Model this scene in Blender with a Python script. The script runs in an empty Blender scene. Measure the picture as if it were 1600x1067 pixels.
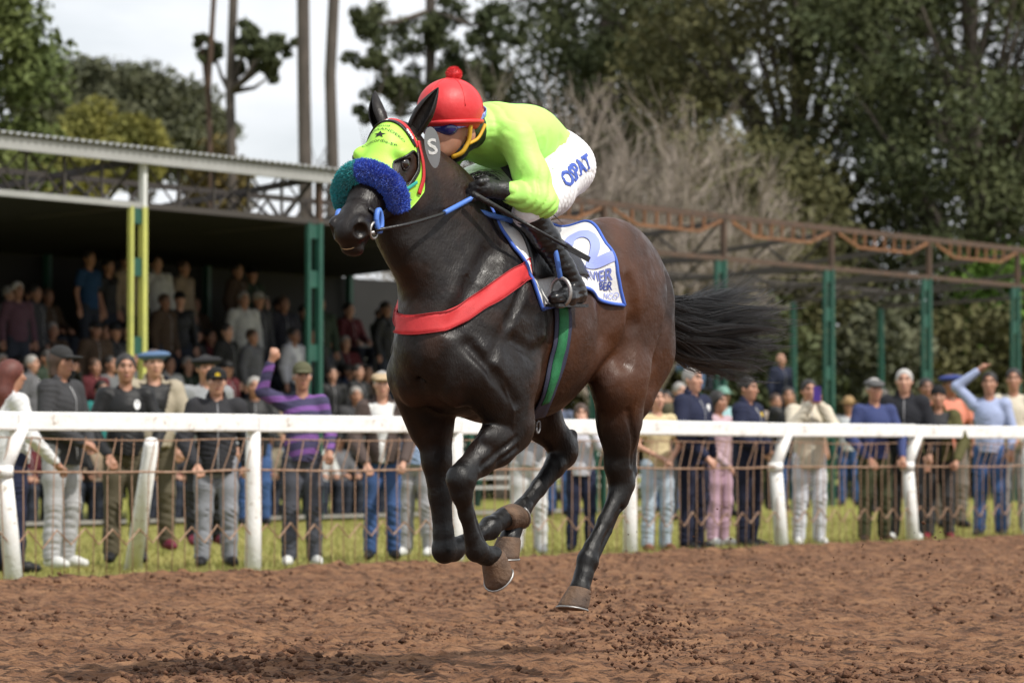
import bpy, math, random, os
import numpy as np
from mathutils import Vector, Matrix
rnd = random.Random(7)
scene = bpy.context.scene
PI = math.pi
# ------------------------------------------------------------------ camera
cam_d = bpy.data.cameras.new('camera'); cam = bpy.data.objects.new('camera', cam_d)
scene.collection.objects.link(cam); scene.camera = cam
cam_d.sensor_width = 36.0; cam_d.lens = 130.0; cam_d.clip_start = 0.5; cam_d.clip_end = 3000
CAMZ = 0.92
cam.location = (0, 0, CAMZ); cam.rotation_euler = (math.radians(90 + 1.75), 0, 0)
cam_d.dof.use_dof = True; cam_d.dof.focus_distance = 14.9; cam_d.dof.aperture_fstop = 4.8
# ------------------------------------------------------------------ world, sun
SUN_EL, SUN_AZ = math.radians(51), math.radians(-38)      # azimuth from +X, towards the camera side
sun_vec = Vector((math.cos(SUN_EL)*math.cos(SUN_AZ), math.cos(SUN_EL)*math.sin(SUN_AZ), math.sin(SUN_EL)))
world = bpy.data.worlds.new('World'); scene.world = world; world.use_nodes = True
wn = world.node_tree.nodes; wl = world.node_tree.links; wn.clear()
def wnode(t, **k):
    n = wn.new(t)
    for a, b in k.items(): setattr(n, a, b)
    return n
sky = wnode('ShaderNodeTexSky', sky_type='NISHITA', sun_disc=False)
sky.sun_elevation = SUN_EL; sky.sun_rotation = math.atan2(sun_vec.x, sun_vec.y); sky.air_density = 1.0; sky.dust_density = 2.0
tc = wnode('ShaderNodeTexCoord'); mp = wnode('ShaderNodeMapping'); mp.inputs['Scale'].default_value = (1, 1, 3.0)
cn = wnode('ShaderNodeTexNoise'); cn.inputs['Scale'].default_value = 4.5; cn.inputs['Detail'].default_value = 6; cn.inputs['Roughness'].default_value = .55
cr = wnode('ShaderNodeValToRGB'); cr.color_ramp.elements[0].position = .33; cr.color_ramp.elements[0].color = (.45, .45, .45, 1)
cr.color_ramp.elements[1].position = .56; cr.color_ramp.elements[1].color = (1, 1, 1, 1)
cloud = wnode('ShaderNodeMix', data_type='RGBA'); cloud.inputs['B'].default_value = (9.9, 10.2, 10.6, 1)
bg = wnode('ShaderNodeBackground'); bg.inputs['Strength'].default_value = 0.1
wo = wnode('ShaderNodeOutputWorld')
wl.new(tc.outputs['Generated'], mp.inputs['Vector']); wl.new(mp.outputs['Vector'], cn.inputs['Vector'])
wl.new(cn.outputs['Fac'], cr.inputs['Fac']); wl.new(cr.outputs['Color'], cloud.inputs['Factor'])
wl.new(sky.outputs['Color'], cloud.inputs['A']); wl.new(cloud.outputs['Result'], bg.inputs['Color']); wl.new(bg.outputs['Background'], wo.inputs['Surface'])
sun_d = bpy.data.lights.new('sun', 'SUN'); sun_d.energy = 4.2; sun_d.angle = math.radians(0.8); sun_d.color = (1, .95, .87)
sun = bpy.data.objects.new('sun', sun_d); scene.collection.objects.link(sun); sun.location = (10, -10, 20)
sun.rotation_euler = (-sun_vec).to_track_quat('-Z', 'Y').to_euler()
scene.view_settings.view_transform = 'Standard'; scene.view_settings.look = 'None'
scene.view_settings.exposure = 0.05; scene.view_settings.gamma = 1.0; scene.view_settings.use_curve_mapping = False
scene.render.engine = 'CYCLES'; scene.cycles.use_denoising = True
scene.cycles.max_bounces = 6; scene.cycles.transparent_max_bounces = 8
SKIP = set()
# ------------------------------------------------------------------ helpers
col = scene.collection
def tag(o, label=None, cat=None, group=None, kind=None):
    if label: o['label'] = label
    if cat: o['category'] = cat
    if group: o['group'] = group
    if kind: o['kind'] = kind
    return o
def empty(name, loc=(0, 0, 0), rz=0, parent=None):
    o = bpy.data.objects.new(name, None); col.objects.link(o); o.location = loc; o.rotation_euler = (0, 0, rz); o.parent = parent
    o.empty_display_size = .1
    return o
MATS = {}
def mat(name, color, rough=.6, noise=0, nscale=8., col2=None, bump=0, bscale=60., spec=.5, metal=0, sheen=0, coat=0, stretch=None, coords='Object', detail=4, sss=0):
    if name in MATS: return MATS[name]
    m = bpy.data.materials.new(name); m.use_nodes = True; MATS[name] = m
    nt = m.node_tree; N = nt.nodes; b = N['Principled BSDF']
    b.inputs['Base Color'].default_value = (*color, 1); b.inputs['Roughness'].default_value = rough
    b.inputs['Specular IOR Level'].default_value = spec; b.inputs['Metallic'].default_value = metal
    if sheen: b.inputs['Sheen Weight'].default_value = sheen
    if coat: b.inputs['Coat Weight'].default_value = coat; b.inputs['Coat Roughness'].default_value = .25
    if sss: b.inputs['Subsurface Weight'].default_value = sss; b.inputs['Subsurface Scale'].default_value = .01
    if noise or bump:
        t = N.new('ShaderNodeTexCoord'); src = t.outputs[coords]
        if stretch:
            g = N.new('ShaderNodeMapping'); g.inputs['Scale'].default_value = stretch; nt.links.new(src, g.inputs['Vector']); src = g.outputs['Vector']
    if noise:
        n = N.new('ShaderNodeTexNoise'); n.inputs['Scale'].default_value = nscale; n.inputs['Detail'].default_value = detail; nt.links.new(src, n.inputs['Vector'])
        r = N.new('ShaderNodeValToRGB'); r.color_ramp.elements[0].position = .5-.25/max(noise, .5)*.9; r.color_ramp.elements[1].position = .5+.25/max(noise, .5)*.9
        r.color_ramp.elements[0].color = (*color, 1); c2 = col2 or tuple(c*.55 for c in color); r.color_ramp.elements[1].color = (*c2, 1)
        nt.links.new(n.outputs['Fac'], r.inputs['Fac']); nt.links.new(r.outputs['Color'], b.inputs['Base Color'])
    if bump:
        n2 = N.new('ShaderNodeTexNoise'); n2.inputs['Scale'].default_value = bscale; n2.inputs['Detail'].default_value = 5; nt.links.new(src, n2.inputs['Vector'])
        bp = N.new('ShaderNodeBump'); bp.inputs['Strength'].default_value = bump; bp.inputs['Distance'].default_value = .02
        nt.links.new(n2.outputs['Fac'], bp.inputs['Height']); nt.links.new(bp.outputs['Normal'], b.inputs['Normal'])
    return m
def mesh_np(name, V, F, m=None, parent=None, smooth=False):
    """V (n,3) floats; F list of faces or an (m,k) int array"""
    me = bpy.data.meshes.new(name)
    V = np.asarray(V, np.float32)
    if isinstance(F, np.ndarray):
        k = F.shape[1]; me.vertices.add(len(V)); me.vertices.foreach_set('co', V.ravel())
        me.loops.add(F.size); me.loops.foreach_set('vertex_index', F.astype(np.int32).ravel())
        me.polygons.add(len(F)); me.polygons.foreach_set('loop_start', np.arange(0, F.size, k, dtype=np.int32))
        me.update(calc_edges=True)
    else:
        me.from_pydata(V.tolist(), [], F); me.update()
    if smooth: me.polygons.foreach_set('use_smooth', np.ones(len(me.polygons), bool))
    return mobj(name, me, m, parent)
def mobj(name, me, m=None, parent=None):
    o = bpy.data.objects.new(name, me); col.objects.link(o); o.parent = parent
    for x in (m if isinstance(m, (list, tuple)) else [m]):
        if x and len(me.materials) < (len(m) if isinstance(m, (list, tuple)) else 1): me.materials.append(x)
    return o
def copy_tree(o, parent=None):
    c = o.copy(); col.objects.link(c); c.parent = parent
    for ch in o.children: copy_tree(ch, c)
    return c
class MB:
    """collects boxes, bars, tubes; build() links ONE mesh"""
    def __init__(s): s.V = []; s.F = []
    def add(s, V, F):
        n = len(s.V); s.V += [tuple(v) for v in V]; s.F += [tuple(i+n for i in f) for f in F]; return s
    def box(s, a, b):
        x0, y0, z0 = a; x1, y1, z1 = b
        return s.add([(x0,y0,z0),(x1,y0,z0),(x1,y1,z0),(x0,y1,z0),(x0,y0,z1),(x1,y0,z1),(x1,y1,z1),(x0,y1,z1)],
                     [(3,2,1,0),(4,5,6,7),(0,1,5,4),(1,2,6,5),(2,3,7,6),(3,0,4,7)])
    def tube(s, pts, r, n=6, caps=True):
        pts = [Vector(p) for p in pts]; rs = r if isinstance(r, (list, tuple)) else [r]*len(pts); V = []; F = []
        for i, p in enumerate(pts):
            d = (pts[min(i+1, len(pts)-1)] - pts[max(i-1, 0)]).normalized()
            a = d.orthogonal().normalized() if i == 0 else (a - d*a.dot(d)).normalized()
            b = d.cross(a)
            for k in range(n):
                t = 2*PI*k/n + PI/n; V.append(p + (a*math.cos(t) + b*math.sin(t))*rs[i])
        for i in range(len(pts)-1):
            for k in range(n):
                F.append((i*n+k, i*n+(k+1)%n, (i+1)*n+(k+1)%n, (i+1)*n+k))
        if caps: F.append(tuple(range(n-1, -1, -1))); F.append(tuple((len(pts)-1)*n+k for k in range(n)))
        return s.add(V, F)
    def bar(s, a, b, w, h, up=(0, 0, 1)):
        a = Vector(a); b = Vector(b); d = (b-a).normalized(); x = d.cross(Vector(up)).normalized(); y = x.cross(d)
        V = [p + x*sx*w/2 + y*sy*h/2 for p in (a, b) for sx, sy in ((-1,-1),(1,-1),(1,1),(-1,1))]
        return s.add(V, [(3,2,1,0),(4,5,6,7),(0,1,5,4),(1,2,6,5),(2,3,7,6),(3,0,4,7)])
    def build(s, name, m, parent=None, smooth=False):
        return mesh_np(name, np.array([tuple(v) for v in s.V]), s.F, m, parent, smooth)
# ---- signed distance modelling: primitives are blended into a grid, surface nets turns the zero level into a mesh
class SDF:
    def __init__(s, lo, hi, h):
        s.h = h; s.lo = np.array(lo, np.float32); s.n = np.ceil((np.array(hi)-np.array(lo))/h).astype(int)+1
        s.D = np.full(s.n, 9., np.float32); s.ax = [s.lo[i] + h*np.arange(s.n[i], dtype=np.float32) for i in range(3)]
    def region(s, lo, hi):
        a = np.clip(np.floor((np.array(lo)-s.lo)/s.h).astype(int), 0, s.n); b = np.clip(np.ceil((np.array(hi)-s.lo)/s.h).astype(int)+1, 0, s.n)
        sl = tuple(slice(a[i], b[i]) for i in range(3))
        return sl, np.meshgrid(*[s.ax[i][sl[i]] for i in range(3)], indexing='ij', sparse=True)
    def put(s, sl, d, k, op='u'):
        A = s.D[sl]
        if A.size == 0: return
        if op == 'u':
            hh = np.maximum(k-np.abs(A-d), 0)/k; s.D[sl] = np.minimum(A, d) - hh*hh*k*.25
        else:
            hh = np.maximum(k-np.abs(A+d), 0)/k; s.D[sl] = np.maximum(A, -d) + hh*hh*k*.25
    def cone(s, a, b, ra, rb, k=.03, op='u', flat=None):
        a = np.array(a, np.float32); b = np.array(b, np.float32); R = max(ra, rb) + k + 2*s.h
        sl, (X, Y, Z) = s.region(np.minimum(a, b)-R, np.maximum(a, b)+R)
        d = b-a; L2 = float(d@d)+1e-9
        t = np.clip(((X-a[0])*d[0]+(Y-a[1])*d[1]+(Z-a[2])*d[2])/L2, 0, 1)
        s.put(sl, np.sqrt((X-a[0]-t*d[0])**2+(Y-a[1]-t*d[1])**2+(Z-a[2]-t*d[2])**2) - (ra+(rb-ra)*t), k, op)
    def chain(s, P, R, k=.03, op='u'):
        for i in range(len(P)-1): s.cone(P[i], P[i+1], R[i], R[i+1], k, op)
    def ell(s, c, r, k=.03, M=None, op='u'):
        c = np.array(c, np.float32); r = np.array(r, np.float32); R = float(r.max()) + k + 2*s.h
        sl, (X, Y, Z) = s.region(c-R, c+R)
        X = X-c[0]; Y = Y-c[1]; Z = Z-c[2]
        if M is not None:
            M = np.array(M, np.float32); X, Y, Z = [M[0][i]*X+M[1][i]*Y+M[2][i]*Z for i in range(3)]
        k0 = np.sqrt((X/r[0])**2+(Y/r[1])**2+(Z/r[2])**2); k1 = np.sqrt((X/r[0]**2)**2+(Y/r[1]**2)**2+(Z/r[2]**2)**2)+1e-6
        s.put(sl, k0*(k0-1)/k1, k, op)
    def loft(s, P, k=.03, op='u'):
        """chain in the x-z plane: stations (x, y, z, r_in_plane, r_lateral)"""
        for A, B in zip(P[:-1], P[1:]):
            A = np.array(A, np.float32); B = np.array(B, np.float32); Rm = max(A[3], A[4], B[3], B[4]) + k + 2*s.h
            sl, (X, Y, Z) = s.region(np.minimum(A[:3], B[:3])-Rm, np.maximum(A[:3], B[:3])+Rm)
            dx, dz = B[0]-A[0], B[2]-A[2]
            t = np.clip(((X-A[0])*dx+(Z-A[2])*dz)/(dx*dx+dz*dz+1e-9), 0, 1)
            e = np.sqrt((X-A[0]-t*dx)**2+(Z-A[2]-t*dz)**2); w = Y-(A[1]+t*(B[1]-A[1]))
            rp = A[3]+t*(B[3]-A[3]); rl = A[4]+t*(B[4]-A[4])
            k0 = np.sqrt((e/rp)**2+(w/rl)**2); k1 = np.sqrt((e/rp**2)**2+(w/rl**2)**2)+1e-6
            s.put(sl, (k0*(k0-1)/k1).astype(np.float32), k, op)
    def wrinkle(s, amp, wl, ax, seed=0, band=.04):
        """folds: a warped, patchy ripple of the surface"""
        R = np.random.RandomState(seed); X, Y, Z = np.meshgrid(*s.ax, indexing='ij', sparse=True); a = np.array(ax, float); a /= np.linalg.norm(a); q = R.uniform(-1, 1, (4, 3)); f = R.rand(4)*6
        w = sum(np.sin((X*q[i, 0]+Y*q[i, 1]+Z*q[i, 2])*(9+5*i)+f[i]) for i in range(3)); m = .5+.5*np.sin((X*q[3, 0]+Y*q[3, 1]+Z*q[3, 2])*14+f[3]+w*.6)
        r = np.sin((X*a[0]+Y*a[1]+Z*a[2])*2*PI/wl+1.7*w); r = 1-2*np.abs(r)**.7
        s.D = np.where(np.abs(s.D) < band, s.D+(amp*r*m).astype(np.float32), s.D)
    def sample(s, p):
        q = (np.asarray(p, np.float32)-s.lo)/s.h; i = np.clip(np.floor(q).astype(int), 0, s.n-2); f = q-i
        g = lambda a, b, c: s.D[i[..., 0]+a, i[..., 1]+b, i[..., 2]+c]
        x, y, z = f[..., 0], f[..., 1], f[..., 2]
        return ((g(0,0,0)*(1-x)+g(1,0,0)*x)*(1-y)+(g(0,1,0)*(1-x)+g(1,1,0)*x)*y)*(1-z)+((g(0,0,1)*(1-x)+g(1,0,1)*x)*(1-y)+(g(0,1,1)*(1-x)+g(1,1,1)*x)*y)*z
    def grad(s, p, e=None):
        e = e or s.h; p = np.asarray(p, np.float32); G = np.stack([s.sample(p+np.eye(3, dtype=np.float32)[i]*e)-s.sample(p-np.eye(3, dtype=np.float32)[i]*e) for i in range(3)], -1)
        return G/(np.linalg.norm(G, axis=-1, keepdims=True)+1e-9)
    def mesh(s):
        D = s.D; S = D < 0; nx, ny, nz = s.n
        cnt = np.zeros((nx-1, ny-1, nz-1), np.int8)
        for a in (0, 1):
            for b in (0, 1):
                for c in (0, 1): cnt += S[a:nx-1+a, b:ny-1+b, c:nz-1+c]
        cells = np.argwhere((cnt > 0) & (cnt < 8)); idx = np.full(cnt.shape, -1, np.int32); idx[tuple(cells.T)] = np.arange(len(cells))
        acc = np.zeros((len(cells), 3), np.float32); num = np.zeros(len(cells), np.float32); I = cells
        for a in range(8):
            for ax in range(3):
                o0 = np.array([(a >> 2) & 1, (a >> 1) & 1, a & 1])
                if o0[ax]: continue
                o1 = o0.copy(); o1[ax] = 1
                d0 = D[tuple((I+o0).T)]; d1 = D[tuple((I+o1).T)]; m = (d0 < 0) != (d1 < 0)
                t = np.where(m, d0/np.where(m, d0-d1, 1), 0)
                p = o0[None].astype(np.float32).repeat(len(I), 0); p[:, ax] += t
                acc += p*m[:, None]; num += m
        V = s.lo + (cells + acc/num[:, None])*s.h
        Fs = []
        for ax in range(3):
            u, v = (ax+1) % 3, (ax+2) % 3
            sa = [slice(None)]*3; sb = [slice(None)]*3; sa[ax] = slice(0, -1); sb[ax] = slice(1, None)
            E = S[tuple(sa)] != S[tuple(sb)]
            for q in (u, v):
                z = [slice(None)]*3; z[q] = 0; E[tuple(z)] = False; z[q] = -1; E[tuple(z)] = False
            e = np.argwhere(E); neg = S[tuple(e.T)]
            def cell(du, dv):
                c = e.copy(); c[:, u] += du; c[:, v] += dv; return idx[tuple(c.T)]
            q = np.stack([cell(-1, -1), cell(0, -1), cell(0, 0), cell(-1, 0)], 1)
            q[~neg] = q[~neg][:, ::-1]; Fs.append(q)
        F = np.concatenate(Fs); F = F[(F >= 0).all(1)]
        return V, F
    def build(s, name, m, parent=None, keep=1.0):
        V, F = s.mesh(); o = mesh_np(name, V, F, m, parent, True)
        if keep < 1: decimate(o, keep)
        return o
def decimate(o, keep):
    md = o.modifiers.new('d', 'DECIMATE'); md.ratio = keep
    dg = bpy.context.evaluated_depsgraph_get(); me = bpy.data.meshes.new_from_object(o.evaluated_get(dg))
    o.modifiers.clear(); old = o.data; o.data = me; bpy.data.meshes.remove(old)
    me.polygons.foreach_set('use_smooth', np.ones(len(me.polygons), bool))
F_PX = 130/36*1600; PIT = math.atan(176.5/F_PX)
def at(px, py, d):
    """photograph position (1600 px wide) and distance -> a point of the place; used to read off where things stand"""
    a = (px-800)/F_PX; b = -(py-533.5)/F_PX
    r = Vector((a, math.cos(PIT)-b*math.sin(PIT), math.sin(PIT)+b*math.cos(PIT)))
    return Vector((0, 0, CAMZ)) + r*(d/r.y)
# ================================================================== the setting: track, grass
A0 = Vector((-3.59, 26.6, 0)); DV = Vector((.5373, .8434, 0)); NV = Vector((.8434, -.5373, 0))   # running rail: origin, direction, towards the track
def fl(t, w, z=0): return A0 + DV*t + NV*w + Vector((0, 0, z))
def t_of(px):                                                     # where the rail line crosses that column of the photograph
    a = (px-800)/F_PX; return (a*A0.y-A0.x)/(DV.x-a*DV.y)
def ramp_mat(name, stops, scale, rough, bump, bscale, stretch=None, detail=8, extra=None):
    m = bpy.data.materials.new(name); m.use_nodes = True; MATS[name] = m; nt = m.node_tree; N = nt.nodes; b = N['Principled BSDF']; b.inputs['Roughness'].default_value = rough; b.inputs['Specular IOR Level'].default_value = .2
    t = N.new('ShaderNodeTexCoord'); src = t.outputs['Object']
    if stretch: g = N.new('ShaderNodeMapping'); g.inputs['Scale'].default_value = stretch; g.inputs['Rotation'].default_value = (0, 0, -math.atan2(DV.y, DV.x)); nt.links.new(src, g.inputs['Vector']); src = g.outputs['Vector']
    n = N.new('ShaderNodeTexNoise'); n.inputs['Scale'].default_value = scale; n.inputs['Detail'].default_value = detail; n.inputs['Roughness'].default_value = .65; nt.links.new(src, n.inputs['Vector'])
    r = N.new('ShaderNodeValToRGB'); e = r.color_ramp.elements
    while len(e) < len(stops): e.new(.5)
    for q, (p, c) in zip(e, stops): q.position = p; q.color = (*c, 1)
    nt.links.new(n.outputs['Fac'], r.inputs['Fac']); nt.links.new(r.outputs['Color'], b.inputs['Base Color'])
    if extra:
        n5 = N.new('ShaderNodeTexNoise'); n5.inputs['Scale'].default_value = extra[0]; n5.inputs['Detail'].default_value = 6; n5.inputs['Roughness'].default_value = .7; nt.links.new(src, n5.inputs['Vector'])
        r5 = N.new('ShaderNodeMapRange'); r5.inputs['From Min'].default_value = extra[1]; r5.inputs['From Max'].default_value = extra[2]; nt.links.new(n5.outputs['Fac'], r5.inputs['Value'])
        mx = N.new('ShaderNodeMix'); mx.data_type = 'RGBA'; mx.inputs['A'].default_value = (*extra[3], 1); nt.links.new(r5.outputs[0], mx.inputs['Factor']); nt.links.new(r.outputs['Color'], mx.inputs['B']); nt.links.new(mx.outputs['Result'], b.inputs['Base Color'])
    n2 = N.new('ShaderNodeTexNoise'); n2.inputs['Scale'].default_value = bscale; n2.inputs['Detail'].default_value = 6; nt.links.new(t.outputs['Object'], n2.inputs['Vector'])
    bp = N.new('ShaderNodeBump'); bp.inputs['Strength'].default_value = bump; bp.inputs['Distance'].default_value = .02; nt.links.new(n2.outputs['Fac'], bp.inputs['Height']); nt.links.new(bp.outputs['Normal'], b.inputs['Normal'])
    return m
m_dirt = ramp_mat('track_dirt', [(.30, (.070, .033, .018)), (.44, (.165, .082, .044)), (.64, (.255, .136, .072))], 1.6, .95, .9, 55, (1.0, 2.6, 1), extra=(11, .40, .52, (.050, .026, .016)))
m_clod = ramp_mat('dark_clod', [(.35, (.050, .026, .016)), (.6, (.13, .064, .038))], 9, .95, .6, 80)
m_grass = ramp_mat('mown_grass', [(.30, (.13, .145, .03)), (.48, (.21, .215, .045)), (.66, (.33, .28, .09))], .9, .95, .8, 40)
mesh_np('ground', [(-900, -200, -.045), (900, -200, -.045), (900, 2500, -.045), (-900, 2500, -.045)], [(0, 1, 2, 3)], m_grass)
tag(bpy.data.objects['ground'], kind='structure')
q = [fl(-300, .55, -.022), fl(300, .55, -.022), fl(300, 60, -.022), fl(-300, 60, -.022)]
tag(mesh_np('dirt_track', [p[:] for p in q], [(0, 3, 2, 1)], m_dirt), kind='structure')
nrs = np.random.RandomState(11)
def vnoise(x, y, cell, seed):
    R = np.random.RandomState(seed).rand(257, 257).astype(np.float32); a = x/cell; b = y/cell; i = np.floor(a).astype(int); j = np.floor(b).astype(int); f = a-i; g = b-j
    f = f*f*(3-2*f); g = g*g*(3-2*g); i %= 256; j %= 256
    return (R[i, j]*(1-f)+R[i+1, j]*f)*(1-g)+(R[i, j+1]*(1-f)+R[i+1, j+1]*f)*g
def track_h(x, y):
    X, Y = x-A0.x, y-A0.y; t = X*DV.x+Y*DV.y+300; w = X*NV.x+Y*NV.y+300
    h = .030*(vnoise(t*.45, w, .40, 1)-.5)+.019*(vnoise(t*.7, w, .15, 2)-.5)
    c = vnoise(t, w, .075, 3); h = h+.030*np.clip(c-.58, 0, 1)*2; c2 = vnoise(t, w, .035, 4); h = h+.016*np.clip(c2-.5, 0, 1)*2
    h = h+.012*np.sin(w*2*PI/.42+2*vnoise(t, w, 1.5, 5))*.5
    h = h+.040*(1-np.abs(2*np.clip((w-300-.45)/.55, 0, 1)-1))*(.5+vnoise(t, w, .2, 6))      # low berm along the grass
    return h+.012
def track_mesh():
    ys = np.concatenate([np.arange(12.4, 20, .024), np.arange(20, 28, .034), np.arange(28, 46, .05)]); xs = np.arange(-6.2, 8.2, .030)
    X, Y = np.meshgrid(xs, ys, indexing='ij'); w = (X-A0.x)*NV.x+(Y-A0.y)*NV.y; ok = (w > .45+.12*(vnoise(X*1.0+300, Y+300, .35, 41)-.5)) & (np.abs(X) < .15*Y+1.1); Z = track_h(X, Y)
    idx = np.full(X.shape, -1); idx[ok] = np.arange(ok.sum()); F = np.stack([idx[:-1, :-1], idx[1:, :-1], idx[1:, 1:], idx[:-1, 1:]], -1).reshape(-1, 4); F = F[(F >= 0).all(1)]
    o = mesh_np('track_surface', np.stack([X[ok], Y[ok], Z[ok]], 1), F, m_dirt, bpy.data.objects['dirt_track'], True); o['kind'] = 'stuff'
track_mesh()
def clod_mesh(pos, size):
    B0 = np.array([(1,0,0),(-1,0,0),(0,1,0),(0,-1,0),(0,0,1),(0,0,-1)], float); T = np.array([(0,2,4),(2,1,4),(1,3,4),(3,0,4),(2,0,5),(1,2,5),(3,1,5),(0,3,5)])
    n = len(pos); V = B0[None]*size[:, None, None]*nrs.uniform(.5, 1.25, (n, 6, 3)); a = nrs.rand(n)*6.28; c, s = np.cos(a)[:, None], np.sin(a)[:, None]
    V = np.stack([V[..., 0]*c-V[..., 1]*s, V[..., 0]*s+V[..., 1]*c, V[..., 2]*.8+V[..., 0]*.25], -1)+pos[:, None]
    return V.reshape(-1, 3), (T[None]+6*np.arange(n)[:, None, None]).reshape(-1, 3)
n = 30000; yy = 14.2+24*nrs.rand(n)**1.5; xx = (nrs.rand(n)*2-1)*(.15*yy+.2); ww = (xx-A0.x)*NV.x+(yy-A0.y)*NV.y
den = vnoise(xx+300, yy*.6+300, .9, 21)*.6+vnoise(xx+300, yy+300, .3, 22)*.4; ok = (ww > .5) & (den > .46+.18*nrs.rand(n)); xx, yy = xx[ok], yy[ok]
sz = .006+.020*nrs.rand(len(xx))**4; V, F = clod_mesh(np.stack([xx, yy, track_h(xx, yy)+sz*.3], 1), sz)
o = mesh_np('clods', V, F, m_clod, bpy.data.objects['dirt_track']); o['kind'] = 'stuff'
# dirt thrown up behind the hooves
P = []; S_ = []
for (px, py, sx, sy, d, k, s0) in ((1010, 1000, 45, 28, 15.3, 190, .009), (960, 985, 60, 22, 15.6, 80, .006), (1060, 990, 90, 30, 15.9, 90, .005), (1300, 1045, 80, 18, 16.4, 50, .006), (945, 945, 18, 22, 15.5, 22, .010), (1180, 900, 160, 70, 17.5, 60, .005), (1440, 870, 40, 25, 19, 22, .010), (1300, 950, 120, 60, 17.5, 40, .006)):
    for i in range(k):
        p = at(px+nrs.randn()*sx, py+nrs.randn()*sy, d+nrs.randn()*.25); s1 = s0*(.5+1.3*nrs.rand()**2)
        if p.z > .02: P.append(p[:]); S_.append(s1)
V, F = clod_mesh(np.array(P), np.array(S_)); tag(mesh_np('flying_dirt', V, F, m_clod), 'dark clods of dirt thrown up behind the hind hoof', 'dirt', kind='stuff')
# grass blades behind the rail
n = 150000; t = nrs.uniform(-3, 30, n); w = .56-13*nrs.rand(n)**1.6; keep = vnoise(t+300, w+300, .5, 31)+.35*nrs.rand(n) > .35; t, w = t[keep], w[keep]; n = len(t)
bx = A0.x+DV.x*t+NV.x*w; by = A0.y+DV.y*t+NV.y*w; hh = (.025+.055*nrs.rand(n))*np.where(w > -.4, 1.5, 1); an = nrs.rand(n)*6.28; wd = .005+.004*nrs.rand(n); le = nrs.randn(n, 2)*.03
V = np.stack([np.stack([bx-wd*np.cos(an), by-wd*np.sin(an), 0*bx-.045], 1), np.stack([bx+wd*np.cos(an), by+wd*np.sin(an), 0*bx-.045], 1), np.stack([bx+le[:, 0], by+le[:, 1], hh-.045], 1)], 1).reshape(-1, 3)
tag(mesh_np('grass', V, np.arange(3*n).reshape(-1, 3), mat('grass_blade', (.22, .235, .05), .8, 1.2, 1.5, (.38, .33, .12), coords='Object')), 'short trampled green and straw grass behind the rail', 'grass', kind='stuff')
# ================================================================== running rail with its rusty wire panels
m_paint = ramp_mat('white_paint', [(.0, (.74, .74, .72)), (.45, (.80, .80, .79)), (.60, (.76, .75, .72)), (.67, (.42, .37, .31))], 11, .6, .25, 40)
m_rust = mat('rusty_iron', (.24, .13, .08), .8, 1.2, 20, (.38, .25, .17))
fence = empty('rail_fence', fl(0, 0)); tag(fence, 'white running rail on white posts with rusty wire panels below', 'fence')
fence.rotation_euler = (0, 0, math.atan2(DV.y, DV.x))           # local x along the rail, -y towards the track
SPAN = 2.9; T0 = t_of(20)-SPAN*1; NS = 10
b = MB(); b.box((-SPAN/2+.004, -.055, -.065), (SPAN/2-.004, .055, .065)); rail_me = None
def child(name, me, m, loc, rot=(0, 0, 0), parent=None):
    o = bpy.data.objects.new(name, me); col.objects.link(o); o.parent = parent or fence; o.location = loc; o.rotation_euler = rot
    if m and not me.materials: me.materials.append(m)
    return o
def bevel_box(name, a, c, bw, m):
    import bmesh
    b = MB().box(a, c); me = bpy.data.meshes.new(name); me.from_pydata(b.V, [], b.F); bm = bmesh.new(); bm.from_mesh(me); bmesh.ops.bevel(bm, geom=bm.edges, offset=bw, segments=2, affect='EDGES', profile=.5); bm.to_mesh(me); bm.free(); me.materials.append(m); return me
rail_me = bevel_box('rail', (-SPAN/2+.003, -.05, -.068), (SPAN/2-.003, .05, .068), .015, m_paint)
def mesh_of(mb, name, m, smooth=True):
    me = bpy.data.meshes.new(name); me.from_pydata([tuple(v) for v in mb.V], [], mb.F); me.update(); me.materials.append(m)
    if smooth: me.polygons.foreach_set('use_smooth', np.ones(len(me.polygons), bool))
    return me
post_s = mesh_of(MB().tube([(0, 0, -.1), (.005, 0, .4), (-.005, 0, .8), (0, 0, 1.10)], [.068, .062, .060, .056], 12), 'post', m_paint)
pk = MB().tube([(.03, 0, -.1), (-.02, .01, .40), (-.07, .02, .82)], [.070, .066, .062], 12).tube([(-.075, .02, .76), (-.072, .02, .84)], [.076, .076], 12).tube([(-.07, .02, .80), (.0, .0, .95), (.07, -.02, 1.12)], [.060, .058, .066], 12)
post_k = mesh_of(pk, 'post', m_paint)
rod_me = mesh_of(MB().tube([(0, 0, -.05), (.004, 0, .4), (0, 0, .80), (.055, 0, .94), (.085, 0, 1.045)], .0046, 5), 'rod', m_rust)
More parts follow.
